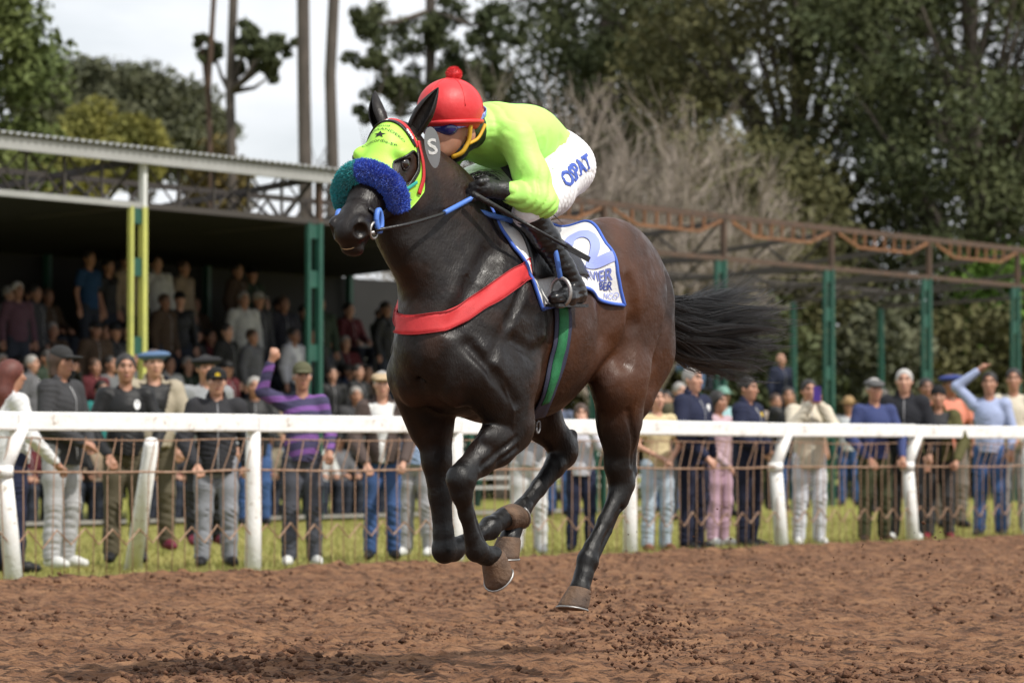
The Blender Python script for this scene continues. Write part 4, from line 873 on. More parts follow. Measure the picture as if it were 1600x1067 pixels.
P = smooth_path([tuple(bend(np.array([hp(.545, .095, -.078)]))[0]), (1.02, -.16, 1.90), (.80, -.13, 1.93), (.66, -.03, 1.95)], 20); b = MB(); b.tube([tuple(p) for p in P], .0075, 6); b.build('rein', m_black, horse, True)
P = smooth_path([lp(724, 318, .09), lp(760, 335, .12), lp(800, 345, .13), lp(806, 352, .12), lp(790, 350, .06)], 20); b = MB(); b.tube([tuple(p) for p in P], .011, 6); b.build('rein_loop', m_bluestrap, horse, True)
b = MB(); P = bend(lay(H, np.array([hp(.652, .090, v_) for v_ in np.linspace(-.024, .030, 9)]), -.004)); b.tube([tuple(p) for p in P], .0055, 6); b.build('teeth', mat('tooth', (.55, .42, .25), .4), horse, True)
# ================================================================== jockey (same frame as the horse)
jockey = empty('jockey', HO, HRZ)
tag(jockey, 'jockey crouched on the galloping horse in lime jersey, red cap and white breeches', 'person')
m_skin = mat('skin', (.42, .22, .145), .5, 1, 14, (.36, .17, .11), sss=.1)
m_jersey = mat('lime_jersey', (.45, .87, .17), .6, bump=.3, bscale=12, coords='Object')
m_breech = mat('white_breeches', (.76, .76, .78), .65, bump=.35, bscale=14)
m_boot = mat('boot_leather', (.010, .010, .011), .28, bump=.3, bscale=22)
m_glove = mat('glove_leather', (.014, .014, .015), .42, bump=.35, bscale=45)
J = dict(pel=(-.06,0,2.10), wai=(.10,0,2.19), che=(.32,0,2.20), nk=(.50,0,2.20), nk2=(.60,0,2.215), hd=(.70,0,2.22),
         shN=(.47,.165,2.15), elN=(.475,.285,1.905), wrN=(.60,.185,1.948), shO=(.49,-.165,2.16), elO=(.42,-.24,1.93), wrO=(.62,-.07,1.955),
         hipN=(.0,.105,2.08), knN=(.475,.225,1.865), anN=(.30,.315,1.60), hipO=(.0,-.105,2.08), knO=(.475,-.235,1.865), anO=(.30,-.315,1.60))
def jset(h=.006): return SDF((-.34,-.46,1.42),(1.0,.46,2.5), h)
def torso(S, g):
    S.ell((-.03,0,2.10),(.16+g,.165+g,.13+g),.06); S.cone((-.02,0,2.12),(.12,0,2.185),.125+g,.115+g,.06)
    S.ell((.30,0,2.185),(.21+g,.165+g,.125+g),.06); S.ell((.16,0,2.20),(.18+g,.14+g,.112+g),.06)
    S.ell((.40,0,2.20),(.13+g,.17+g,.10+g),.05)
def arms(S, g, w=1.0):
    for q in 'NO':
        S.chain([J['sh'+q], tuple(np.array(J['sh'+q])*.45+np.array(J['el'+q])*.55), J['el'+q]], [.068+g,.052+g,.046+g], .05)
        e, w_ = np.array(J['el'+q]), np.array(J['wr'+q]); S.chain([e, e*.6+w_*.4, e*(1-w)+w_*w], [.046+g,.044+g,.034+g], .03)
def legs_j(S, g, lo=1.0):
    for q in 'NO':
        h_, k_ = np.array(J['hip'+q]), np.array(J['kn'+q]); S.chain([h_, h_*.5+k_*.5, h_*(1-lo)+k_*lo], [.108+g,.092+g,.062+g], .05)
def hand(S, wr, side, g=0.):
    w = np.array(wr); kn = w+np.array([.085,-side*.035,.004]); S.cone(w, kn, .029+g, .036+g, .02)
    for i in range(4):                                                   # fingers closed round the rein
        b_ = kn+np.array([.008,side*(.028-.020*i)*.6,.030-.021*i]); m1 = b_+np.array([.034,-side*.012,-.008]); m2 = m1+np.array([.006,-side*.034,-.012]); m3 = m2+np.array([-.026,-side*.012,-.002])
        S.chain([b_, m1, m2, m3], [.0125+g,.0115+g,.0105+g,.009+g], .006)
    t0 = w+np.array([.035,-side*.022,.026]); S.chain([t0, t0+np.array([.035,-side*.018,.016]), t0+np.array([.068,-side*.016,.004])], [.014+g,.012+g,.010+g], .008)
B = jset(.0065); torso(B, -.02); arms(B, -.014); legs_j(B, -.024)
for q, sd in (('N', 1), ('O', -1)):
    hand(B, J['wr'+q], sd, -.003); k_, a_ = np.array(J['kn'+q]), np.array(J['an'+q]); B.chain([k_, k_*.6+a_*.4, a_], [.036,.034,.024], .03); B.chain([a_, a_+np.array([.0,0,-.052]), a_+np.array([.12,sd*.01,-.068])], [.022,.018,.014], .02)
B.cone(J['nk'], J['nk2'], .058, .055, .05)
fx = np.array([.80,0,2.13])                                              # the face looks forward and a little down
B.ell((.695,0,2.215),(.105,.076,.10),.03); B.ell((.73,0,2.15),(.075,.060,.075),.03); B.cone((.775,0,2.165),(.812,0,2.15),.016,.018,.014)
B.ell((.765,0,2.10),(.035,.030,.028),.02); B.ell((.785,0,2.118),(.016,.026,.010),.008)
for sd in (1, -1):
    B.ell((.775,sd*.034,2.185),(.016,.018,.013),.008,op='s'); B.ell((.665,sd*.076,2.165),(.024,.012,.034),.008)
B.build('body', m_skin, jockey, .5)
S = jset(); torso(S, .006); arms(S, .008, .82); S.cone((.50,0,2.195),(.545,0,2.20),.085,.07,.04)
S.cone((-.30,0,2.02),(-.13,0,2.30),.10,.10,.02,op='s'); S.cone((-.36,0,2.0),(-.2,0,2.42),.17,.17,.02,op='s')
rk = np.random.RandomState(5)
for q in range(16):                                                      # creases of the jersey
    u0 = rk.uniform(.02,.45); z0 = rk.uniform(2.02,2.20); v0 = rk.uniform(.10,.18); S.cone((u0,v0+.05,z0),(u0+rk.uniform(-.12,.02),v0+.035,z0-rk.uniform(.06,.12)),.012,.006,.03,op='s')
S.wrinkle(.0045,.075,(1,.2,.55),4); S.wrinkle(.003,.05,(.3,.4,1),8)
jer = S.build('jersey', m_jersey, jockey); JER = S
st = [(math.sin(k*PI/5)*(.10 if k % 2 == 0 else .042), math.cos(k*PI/5)*(.10 if k % 2 == 0 else .042)) for k in range(10)]+[(0, 0)]
V = np.array(st); F = [(k, 10, (k+1) % 10) for k in range(10)]; P = np.stack([.37-V[:, 0]*.9, 0*V[:, 0], 2.10+V[:, 1]*.55], 1)
mesh_np('star', march(P, np.array([[.1, .8, -.6]]*11), JER, .4, .004), F, m_ink, jer)
S = jset(); S.ell((-.05,0,2.095),(.175,.178,.142),.05); S.cone((-.03,0,2.12),(.10,0,2.165),.132,.115,.05); legs_j(S, .006, 1.0)
S.cone((.20,0,2.20),(.36,0,2.20),.115,.16,.02,op='s')
for q in range(18):
    t = rk.rand(); c = np.array(J['hipN'])*(1-t)+np.array(J['knN'])*t; a_ = rk.uniform(-.5,1.6); S.cone(c+np.array([.06,.112*math.cos(a_)-.03*t,.112*math.sin(a_)]),c+np.array([-.07,.108*math.cos(a_+.25)-.03*t,.108*math.sin(a_+.25)-.03]),.005,.003,.010,op='s')
S.wrinkle(.0032,.06,(1,.2,.4),5); S.wrinkle(.002,.035,(.5,.3,-1),6)
bre = S.build('breeches', m_breech, jockey); BRE = S
# lettering on the thigh, laid on the cloth
V, F = text_tris('OSPAT', .080, .0028, 2); o0 = lp(893, 268, .22); A_ = (lp(925, 249, .22)-lp(868, 282, .22)); A_ /= np.linalg.norm(A_); Bv = np.array([0, 1., 0]); Bv = np.cross(Bv, A_)*-1; Bv /= np.linalg.norm(Bv)
if Bv[2] < 0: Bv = -Bv
P = o0+A_*V[:, :1]*1.25+Bv*V[:, 1:2]; P[:, 1] = .0; mesh_np('lettering', march(P, np.array([[0, 1., 0]]*len(P)), BRE, .42, .004), F, mat('blue_print', (.05, .10, .42), .7), bre)
for q, sd in (('N', 1), ('O', -1)):
    S = jset(); k_, a_ = np.array(J['kn'+q]), np.array(J['an'+q]); h_ = np.array(J['hip'+q]); S.chain([k_*.86+h_*.14, k_+np.array([.0,0,-.005]), k_*.62+a_*.38, k_*.2+a_*.8, a_], [.068,.060,.054,.043,.040], .02)
    S.chain([a_+np.array([-.045,0,-.055]), a_+np.array([.06,sd*.01,-.062]), a_+np.array([.16,sd*.015,-.070])], [.034,.034,.026], .03); S.ell(a_+np.array([-.02,0,-.03]),(.055,.04,.045),.02)
    for i in range(5): c = k_*(.55-.11*i)+a_*(.45+.11*i); S.cone(c+np.array([.05,sd*.058,.012]), c+np.array([-.05,sd*.063,-.014]), .006, .005, .010, op='s')
    S.wrinkle(.0025,.045,(.3,.1,1),7)
    bt = S.build('boot', m_boot, jockey); b = MB(); b.add(*(lambda P_: (P_, [(0,1,2,3),(7,6,5,4),(0,4,5,1),(1,5,6,2),(2,6,7,3),(3,7,4,0)]))([tuple(a_+np.array(x)) for x in ((-.075,sd*.03,-.098),(.17,sd*.04,-.104),(.17,-sd*.02,-.104),(-.075,-sd*.03,-.098),(-.075,sd*.03,-.085),(.17,sd*.04,-.092),(.17,-sd*.02,-.092),(-.075,-sd*.03,-.085))])); b.build('sole', m_black, bt)
    c = Vector(a_+np.array([.11, sd*.012, -.045])); b = MB(); b.tube([c+Vector((0, math.sin(t)*.046, math.cos(t)*.056)) for t in np.linspace(0, 2*PI, 25)], .008, 6, False)
    so = b.build('stirrup', m_shoe, horse, True); b = MB(); b.tube([c+Vector((0, 0, .055)), c+Vector((.0, -sd*.03, .20)), c+Vector((-.02, -sd*.10, .30))], .011, 6); b.build('stirrup_leather', m_bluestrap if q == 'N' else m_black, so, True)
    S = SDF(np.array(J['wr'+q])-.13, np.array(J['wr'+q])+.2, .0045); hand(S, J['wr'+q], sd, .002); e_, w_ = np.array(J['el'+q]), np.array(J['wr'+q]); S.cone(w_*.72+e_*.28, w_, .039, .036, .02); S.build('glove', m_glove, jockey)
# neck warmer, helmet with its red silk, goggles, chin strap
S = jset(); S.cone((.50,0,2.20),(.63,0,2.19),.076,.072,.03); S.ell((.68,0,2.105),(.05,.055,.035),.03); S.cone((.62,0,2.16),(.69,0,2.11),.06,.05,.03); S.build('neck_warmer', m_black, jockey)
m_silk = mat('red_silk', (.62, .03, .035), .5, bump=.12, bscale=30)
S = jset(); S.ell((.70,0,2.265),(.150,.122,.122),.02); tl = np.array([.28,0,-.96])
S.ell((.715,0,2.06),(.30,.3,.135),.012,op='s')
hel = S.build('helmet', m_silk, jockey); HEL = S
for sd in (0, 1, 2):
    f = sd*PI/3; P = []
    for t in np.linspace(-1.35, 1.35, 30):
        d = np.array([math.sin(t)*math.cos(f), math.sin(t)*math.sin(f), math.cos(t)]); P.append(march(np.array((.70, 0, 2.24)), d, HEL, .22, .0005))
    b = MB(); b.tube([tuple(p) for p in P], .0022, 5); b.build('seam', m_silk, hel, True)
a = np.linspace(0, 2*PI, 49); P = march(np.array([[.70, 0, 2.215]]*49), np.stack([np.cos(a), np.sin(a), 0*a-.08*np.cos(a)], 1), HEL, .25, .001); b = MB(); b.tube([tuple(p) for p in P], .010, 6, False); b.build('helmet_band', m_silk, hel, True)
S = SDF((.60,-.06,2.35),(.74,.06,2.47),.004); S.ell((.675,0,2.405),(.029,.029,.029),.004)
pm = S.build('pompom', m_silk, hel); V = []; F = []
for q in range(1800):
    d = rs.randn(3); d /= np.linalg.norm(d); p = np.array((.675, 0, 2.405)); sd_ = np.cross(d, rs.randn(3)); sd_ *= .0016/np.linalg.norm(sd_); n0 = len(V); V += [p+d*.025-sd_, p+d*.025+sd_, p+d*.034+rs.randn(3)*.002]; F.append((n0, n0+1, n0+2))
mesh_np('tuft', np.array(V), F, m_silk, pm)
S = jset(.004); S.cone((.775,-.045,2.185),(.775,.045,2.185),.030,.030,.01); S.ell((.77,0,2.185),(.045,.074,.030),.01); gg = S.build('goggles', mat('blue_lens', (.01, .02, .16), .12, coat=1), jockey, .5)
m_gs = mat('blue_elastic', (.05, .12, .50), .6, 1.5, 60, (.35, .42, .75))
P = [(.79,.062,2.187),(.74,.092,2.20),(.66,.112,2.225),(.58,.10,2.26),(.545,.05,2.285),(.54,0,2.29)]; P = P+[(x, -y, z) for x, y, z in P[-2::-1]]; P = smooth_path(P, 50); N_ = P-np.array([.68, 0, 2.22]); N_[:, 2] *= .2
G, _ = ribbon('x', P, N_/np.linalg.norm(N_, axis=1, keepdims=True), .022, None, None); sheet('goggle_strap', G, m_gs, gg, .003, None, N_[:, None, :].repeat(G.shape[1], 1))
m_yel = mat('yellow_webbing', (.62, .36, .02), .6)
for sd in (1, -1):
    b = MB(); b.tube([tuple(p) for p in smooth_path([(.71,sd*.100,2.20),(.70,sd*.088,2.14),(.72,sd*.070,2.09),(.735,sd*.03,2.075)], 14)], .009, 6); b.tube([tuple(p) for p in smooth_path([(.60,sd*.098,2.21),(.64,sd*.092,2.15),(.705,sd*.082,2.125)], 10)], .007, 6); b.build('chin_strap', m_yel, hel, True)
# whip, held in the gloved left hand
whip = empty('riding_whip', HO, HRZ); tag(whip, "long black riding whip in the jockey's gloved left hand", 'whip')
w0, w1 = lp(748, 308, .17), lp(921, 406, .42); w_ = lambda t: tuple(w0+(w1-w0)*t)
b = MB(); b.tube([w_(-.06), w_(0), w_(.3)], [.010, .0115, .0095], 8); b.build('handle', mat('whip_grip', (.015, .015, .016), .6, bump=.4, bscale=80), whip, True)
b = MB(); b.tube([w_(.3), w_(.8)], [.008, .006], 8); b.build('shaft', m_black, whip, True)
b = MB(); b.bar(w_(.78), w_(1.0), .006, .022); b.build('flap', m_black, whip)
# ================================================================== people
# figure in its own frame: faces -y, feet at z = 0, 1.75 m tall; x > 0 is the figure's left
ARMS = {   # (elbow, wrist) left, right
 'down': ((.245, .02, 1.14), (.255, -.06, .90), (-.245, .02, 1.14), (-.25, -.05, .90)),
 'rail': ((.28, -.05, 1.12), (.20, -.30, .90), (-.28, -.04, 1.12), (-.16, -.31, .88)),
 'railone': ((.26, .02, 1.14), (.25, -.06, .90), (-.28, -.06, 1.12), (-.19, -.31, .89)),
 'pocket': ((.29, .06, 1.16), (.20, -.08, .95), (-.29, .06, 1.16), (-.20, -.08, .95)),
 'clasp': ((.255, -.04, 1.13), (.05, -.25, .98), (-.255, -.04, 1.13), (-.05, -.26, .99)),
 'cross': ((.25, -.09, 1.17), (-.08, -.22, 1.21), (-.25, -.09, 1.17), (.08, -.25, 1.16)),
 'phone': ((.23, -.20, 1.24), (.05, -.27, 1.50), (-.23, -.20, 1.24), (-.05, -.27, 1.50)),
 'raise': ((.25, -.03, 1.14), (.23, -.20, .98), (-.37, -.10, 1.50), (-.29, -.16, 1.76)),
 'overhead': ((.25, .02, 1.14), (.24, -.08, .92), (-.36, -.04, 1.60), (-.11, -.03, 1.775)),
 'sit': ((.25, -.08, .72), (.13, -.34, .66), (-.25, -.08, .72), (-.13, -.34, .66)),
 'sitcross': ((.25, -.10, .74), (-.07, -.24, .76), (-.25, -.10, .74), (.07, -.26, .72)),
 'sitphone': ((.23, -.20, .80), (.05, -.27, 1.05), (-.23, -.20, .80), (-.05, -.27, 1.05)),
}
def joints(pose):
    sit = pose.startswith('sit'); dz = -.45 if sit else 0; e1, w1, e2, w2 = [np.array(q) for q in ARMS[pose]]
    L_ = {}
    for sd, nm in ((1, 'L'), (-1, 'R')):
        h_ = np.array((sd*.088, .0, .92+dz)); 
        if sit: k_ = np.array((sd*.13, -.43, .50)); a_ = np.array((sd*.12, -.38, .085))
        else: k_ = np.array((sd*(.105 if sd > 0 else .10), -.035 if sd > 0 else -.01, .50)); a_ = np.array((sd*.115, .03 if sd > 0 else .0, .085))
        L_[nm] = (h_, k_, a_, np.array((sd*.170, .0, 1.410+dz)), e1 if sd > 0 else e2, w1 if sd > 0 else w2)
    return L_, dz
def fig(h): return SDF((-.5, -.56, -.02), (.5, .34, 1.98), h)
def hand_p(S, w, e, curl):
    d = w-e; d /= np.linalg.norm(d); sx = 1 if w[0] > 0 else -1; side = np.cross(d, (0, 0, 1.) if abs(d[2]) < .8 else (0, -1., 0)); side /= np.linalg.norm(side); nrm = np.cross(side, d)
    S.cone(w-d*.02, w+d*.07, .026, .034, .02)
    for i in range(4):
        b_ = w+d*.085+side*(.030-.020*i); L_ = (.040, .046, .043, .034)[i]; m = b_+d*L_*(1-.5*curl)-nrm*L_*.6*curl; S.chain([b_, m, m+d*L_*.7*(1-1.3*curl)-nrm*L_*.6*curl], [.0105, .010, .0085], .006)
    t0 = w+d*.03+side*.030; S.chain([t0, t0+side*.022+d*.028, t0+side*.020+d*.058-nrm*.01], [.013, .012, .010], .008)
def head_p(S, dz):
    z = 1.635+dz; S.cone((0, .012, 1.44+dz), (0, -.005, 1.56+dz), .056, .052, .03)
    S.ell((0, .0, z+.02), (.076, .094, .098), .02); S.ell((0, -.035, z-.045), (.060, .060, .072), .03); S.ell((0, -.058, z-.098), (.030, .026, .020), .02)
    S.cone((0, -.088, z+.012), (0, -.112, z-.028), .009, .015, .012); S.ell((0, -.083, z+.038), (.052, .016, .011), .012); S.ell((0, -.092, z-.062), (.026, .011, .009), .006)
    for sd in (1, -1): S.ell((sd*.031, -.096, z+.014), (.017, .012, .010), .006, op='s'); S.ell((sd*.078, .008, z-.005), (.010, .020, .032), .008); S.ell((sd*.042, -.065, z-.018), (.022, .020, .022), .02)
PCACHE = {}; PSDF = {}
def pmesh(key, fn):
    if key not in PCACHE:
        o = fn(); me = o.data; bpy.data.objects.remove(o); PCACHE[key] = me
    return PCACHE[key]
def m_body(pose):
    def f():
        L_, dz = joints(pose); S = fig(.0105); head_p(S, dz); S.cone((0, .01, 1.40+dz), (0, .01, .98+dz), .07, .07, .04)
        for h_, k_, a_, s_, e_, w_ in L_.values():
            S.chain([h_, k_, a_], [.045, .038, .030], .03); S.chain([a_, a_+np.array((0, -.10, -.045))], [.028, .024], .02); S.chain([s_*np.array((.85, 1, 1)), e_, w_], [.036, .033, .025], .02); hand_p(S, w_, e_, .75 if pose in ('rail', 'raise', 'sit', 'railone') else .4)
        o = S.build('body', None, None, .55); me = o.data
        z = 1.635+dz; n = len(me.polygons); c = np.empty(n*3); me.polygons.foreach_get('center', c); c = c.reshape(-1, 3); mi = np.zeros(n, np.int32)
        fr = c[:, 1] < -.055; ax = np.abs(c[:, 0])
        mi[fr & (((ax-.031)/.015)**2+((c[:, 2]-z-.014)/.008)**2 < 1)] = 1; mi[fr & (((ax-.033)/.023)**2+((c[:, 2]-z-.041)/.006)**2 < 1)] = 1; mi[fr & ((c[:, 0]/.026)**2+((c[:, 2]-z+.062)/.007)**2 < 1)] = 2
        me.polygons.foreach_set('material_index', mi); return o
    return pmesh(('body', pose), f)
def m_top(pose, kind):
    def f():
        L_, dz = joints(pose); S = fig(.0125); g = {'tee': 0, 'sweater': .006, 'jacket': .020, 'open': .022}[kind]; hem = (.90 if kind != 'jacket' else .82)+dz
        if pose.startswith('sit'): hem = .47
        S.chain([(0, .0, 1.30+dz), (0, .0, hem+.10)], [.125+g, .118+g], .06); S.ell((0, -.005, 1.27+dz), (.165+g, .112+g, .17), .05); S.ell((0, .0, 1.05+dz), (.148+g, .112+g, .16), .05)
        S.cone((0, 0, hem+.10), (0, 0, hem), .13+g, .135+g, .05); S.cone((0, .015, 1.42+dz), (0, .0, 1.47+dz), .085, .062+g*.5, .04)
        for h_, k_, a_, s_, e_, w_ in L_.values():
            S.chain([(0, .005, 1.40+dz), s_], [.06, .062+g], .04)
            if kind == 'tee': S.chain([s_, s_*.45+e_*.55], [.062, .058], .03)
            else:
                S.chain([s_, e_], [.062+g, .050+g], .03); S.chain([e_, e_*.1+w_*.9], [.050+g, .037+g*.7], .02)
                R_ = np.random.RandomState(int(abs(e_[0])*1000)); 
                for q in range(4): m = e_+(R_.rand(3)-.5)*.1; S.cone(m+(R_.rand(3)-.5)*.1, m+(R_.rand(3)-.5)*.14, .006, .004, .018, op='s')
        R_ = np.random.RandomState(len(pose)+len(kind))
        for q in range(9): a = R_.uniform(-2.6, -.5); p = np.array((math.cos(a)*(.17+g), math.sin(a)*(.135+g), hem+.05+R_.rand()*.3)); S.cone(p, p+np.array((R_.uniform(-.1, .1), 0, R_.uniform(-.07, .07))), .008, .004, .022, op='s')
        sl, (X, Y, Z) = S.region((-.5, -.5, 0), (.5, .34, 1.9)); S.put(sl, np.broadcast_to(Z-hem, S.D[sl].shape) if False else (Z-hem+0*X+0*Y).astype(np.float32), .01, 's') if not pose.startswith('sit') else None
        if kind in ('jacket', 'open'): S.cone((0, .014, 1.44+dz), (0, .006, 1.505+dz), .092, .082, .02)
        S.cone((0, -.015, 1.475+dz), (0, -.05, 1.62+dz), .058, .09, .008, op='s')
        if kind == 'open':
            sl, (X, Y, Z) = S.region((-.5, -.5, 0), (.5, .34, 1.9)); wv = np.maximum(np.abs(X)-(.035+.10*np.clip((Z-1.1-dz)/.35, 0, 1)), Y+.03); S.put(sl, (wv+0*Z).astype(np.float32), .012, 's')
        S.wrinkle(.006 if kind != 'tee' else .004, .085, (.3, .2, 1), len(pose)); S.wrinkle(.003, .05, (1, .3, .5), len(pose)+9); PSDF[(pose, kind)] = S; return S.build('top', None, None, .6)
    return pmesh(('top', pose, kind), f)
def m_zip(pose):
    def f():
        S = PSDF[(pose, 'jacket')]; L_, dz = joints(pose); z = np.linspace(1.44+dz, (.86 if not pose.startswith('sit') else .56), 14); P = march(np.stack([0*z, 0*z, z], 1), np.array([[0, -1., 0]]*14), S, .4, .001)
        return MB().tube([tuple(p) for p in P], .0045, 5).build('zip', None)
    return pmesh(('zip', pose), f)
def m_trousers(pose):
    def f():
        L_, dz = joints(pose); S = fig(.0125); S.ell((0, .005, .93+dz), (.150, .118, .13), .04)
        for h_, k_, a_, s_, e_, w_ in L_.values():
            S.chain([h_, h_*.5+k_*.5, k_, k_*.4+a_*.6, a_+np.array((0, 0, .01))], [.096, .088, .072, .068, .068], .035); R_ = np.random.RandomState(3)
            for q in range(7): p = k_*(1-q/7)+a_*q/7; a = R_.uniform(-2.8, -.3); p = p+np.array((math.cos(a)*.07, math.sin(a)*.07, 0)); S.cone(p, p+np.array((R_.uniform(-.05, .05), .02, R_.uniform(-.05, .03))), .007, .004, .016, op='s')
        sl, (X, Y, Z) = S.region((-.5, -.5, .3), (.5, .34, 1.5)); S.put(sl, (1.03+dz-Z+0*X+0*Y).astype(np.float32), .01, 's')
        S.wrinkle(.006, .10, (.3, .2, 1), len(pose)+3); return S.build('trousers', None, None, .6)
    return pmesh(('trousers', pose), f)
def m_shoe(pose, side):
    def f():
        L_, dz = joints(pose); a_ = L_[side][2]; S = SDF(a_-.27, a_+.2, .0105); tx = .02*np.sign(a_[0])
        S.chain([a_+np.array((0, .025, -.035)), a_+np.array((tx, -.09, -.042)), a_+np.array((tx*1.5, -.165, -.052))], [.046, .043, .034], .03); S.cone(a_+np.array((0, 0, .03)), a_, .044, .046, .02)
        return S.build('shoe', None, None, .7)
    return pmesh(('shoe', pose, side), f)
def m_hair(kind):
    def f():
        S = SDF((-.2, -.25, 1.0), (.2, .3, 1.9), .009); z = 1.635
        if kind == 'short': S.ell((0, .010, z+.034), (.086, .102, .098), .01); S.ell((0, -.090, z-.045), (.078, .092, .118), .015, op='s'); S.cone((0, -.03, z-.12), (0, .06, z-.14), .085, .075, .02, op='s')
        elif kind == 'long': S.ell((0, .012, z+.032), (.094, .110, .104), .01); S.chain([(0, .05, z), (0, .085, z-.15), (0, .09, z-.36)], [.090, .085, .045], .03); S.ell((0, -.10, z-.06), (.074, .10, .12), .02, op='s')
        elif kind == 'mid': S.ell((0, .012, z+.030), (.092, .108, .104), .01); S.chain([(.05, .03, z), (.06, .03, z-.10)], [.045, .035], .03); S.chain([(-.05, .03, z), (-.06, .03, z-.10)], [.045, .035], .03); S.cone((0, .05, z), (0, .06, z-.09), .075, .06, .03); S.ell((0, -.098, z-.05), (.072, .095, .11), .02, op='s')
        elif kind == 'cap': S.ell((0, .004, z+.045), (.090, .108, .086), .01); S.ell((0, -.03, z-.07), (.16, .18, .095), .01, op='s'); S.ell((0, -.125, z+.032), (.072, .085, .012), .012)
        elif kind == 'flat': S.ell((0, -.005, z+.062), (.108, .130, .046), .02, M=Matrix.Rotation(.12, 3, 'X')); S.ell((0, -.105, z+.040), (.075, .055, .012), .015)
        elif kind == 'beret': S.ell((.0, .0, z+.072), (.142, .142, .040), .02, M=Matrix.Rotation(-.08, 3, 'Y')); S.ell((0, .002, z+.045), (.090, .106, .030), .02)
        elif kind == 'hat': S.ell((0, 0, z+.085), (.090, .106, .070), .015); S.ell((0, 0, z+.045), (.165, .18, .012), .012)
        elif kind == 'beanie': S.ell((0, .006, z+.044), (.090, .106, .098), .01); S.ell((0, -.07, z-.07), (.16, .16, .105), .01, op='s')
        return S.build(kind, None)
    return pmesh(('hair', kind), f)
SKIN = [mat('skin_light', (.50, .29, .20), .5, 1, 12, (.44, .22, .15)), mat('skin_tan', (.40, .21, .135), .5, 1, 12, (.34, .16, .10)), mat('skin_brown', (.27, .135, .085), .5, 1, 12, (.22, .10, .065))]
m_feat = mat('brow_and_eye', (.03, .02, .016), .5); m_lip = mat('lip', (.36, .13, .11), .5)
CL = {}
def cloth(c, r=.85):
    k = tuple(round(x, 3) for x in c)
    if k not in CL: CL[k] = mat('cloth_%d' % len(CL), c, r, 1, 9, tuple(x*.78 for x in c), .25, 60, spec=.25)
    return CL[k]
def use(name, me, ms, parent, loc=(0, 0, 0)):
    o = bpy.data.objects.new(name, me); col.objects.link(o); o.parent = parent; o.location = loc
    while len(me.materials) < len(ms): me.materials.append(None)
    for i, m in enumerate(ms): o.material_slots[i].link = 'OBJECT'; o.material_slots[i].material = m
    return o
CAPN = {'cap': 'cap', 'flat': 'flat_cap', 'beret': 'beret', 'hat': 'hat', 'beanie': 'beanie', 'short': 'hair', 'mid': 'hair', 'long': 'hair', 'bald': 'hair'}
HAIRC = {'k': (.012, .010, .009), 'b': (.04, .022, .014), 'g': (.22, .21, .20), 'w': (.30, .29, .28), 'r': (.075, .018, .012)}
def person(label, px, foot, head, pose='down', rz=0, top=(.1, .1, .1), tk='sweater', leg=(.1, .1, .1), shoe=(.02, .02, .02), hair='short', hc='k', hat=None, hatc=(.02, .02, .02), skin=1, shirt=(.7, .7, .7), d=None, z0=0, group='spectators standing behind the rail', yaw=None):
    """px, foot, head: column, foot line and head-top line in the photograph"""
    if d is None:
        d = CAMZ*F_PX/(foot-710); q = A0+DV*t_of(px); d = max(d, q.y+(.50 if pose.startswith('rail') else .75))
    s = F_PX/d; ht = (710-head)/s+CAMZ-z0; sit = pose.startswith('sit'); k = ht/(1.32 if sit else 1.765); k = min(max(k, .80), 1.10)
    o = empty('person', ((px-800)/s, d, z0 - (.0 if not sit else 0)), math.radians(rz)); o.scale = (k*rnd.uniform(.94, 1.08), k*rnd.uniform(.96, 1.1), k); tag(o, label, 'person', group)
    b = use('body', m_body(pose), [SKIN[skin], m_feat, m_lip], o)
    use('trousers', m_trousers(pose), [cloth(leg)], o); [use('shoe', m_shoe(pose, q), [cloth(shoe, .5)], o) for q in 'LR']
    tm = top if not isinstance(top, tuple) else cloth(top)
    nm = {'tee': 'shirt', 'sweater': 'sweater', 'jacket': 'jacket', 'open': 'jacket'}[tk]; use(nm, m_top(pose, tk), [tm], o); o['_k'] = tk
    if tk == 'jacket': use('zip', m_zip(pose), [mat('zip_metal', (.30, .30, .31), .4)], o)
    if tk == 'open': use('shirt', m_top(pose, 'tee'), [cloth(shirt)], o)
    dz = -.45 if sit else 0
    if hair != 'bald': use('hair', m_hair(hair), [mat('hair_'+hc, HAIRC[hc], .6, 1, 30, tuple(x*1.6 for x in HAIRC[hc]))], o, (0, 0, dz))
    if hat: use(CAPN[hat], m_hair(hat), [cloth(hatc)], o, (0, 0, dz+.004))
    del o['_k']
    return o
def badge(o, pose, tk, x, z, w, h, m, name='badge', ang=0, y0=-.5):
    """a flat print or badge lying on the garment's surface"""
    n = 16; V = np.array([(x+w*math.cos(2*PI*k/n), z+h*math.sin(2*PI*k/n)) for k in range(n)]+[(x, z)]); ca, sa = math.cos(ang), math.sin(ang)
    P = np.stack([V[:, 0]*ca, V[:, 0]*sa, V[:, 1]], 1); P[:, 0] = V[:, 0]
    mesh_np(name, march(P*np.array([1, 0, 1]), np.array([[0, -1., 0]]*(n+1)), PSDF[(pose, tk)], .45, .004), [(n, (k+1) % n, k) for k in range(n)], m, o)
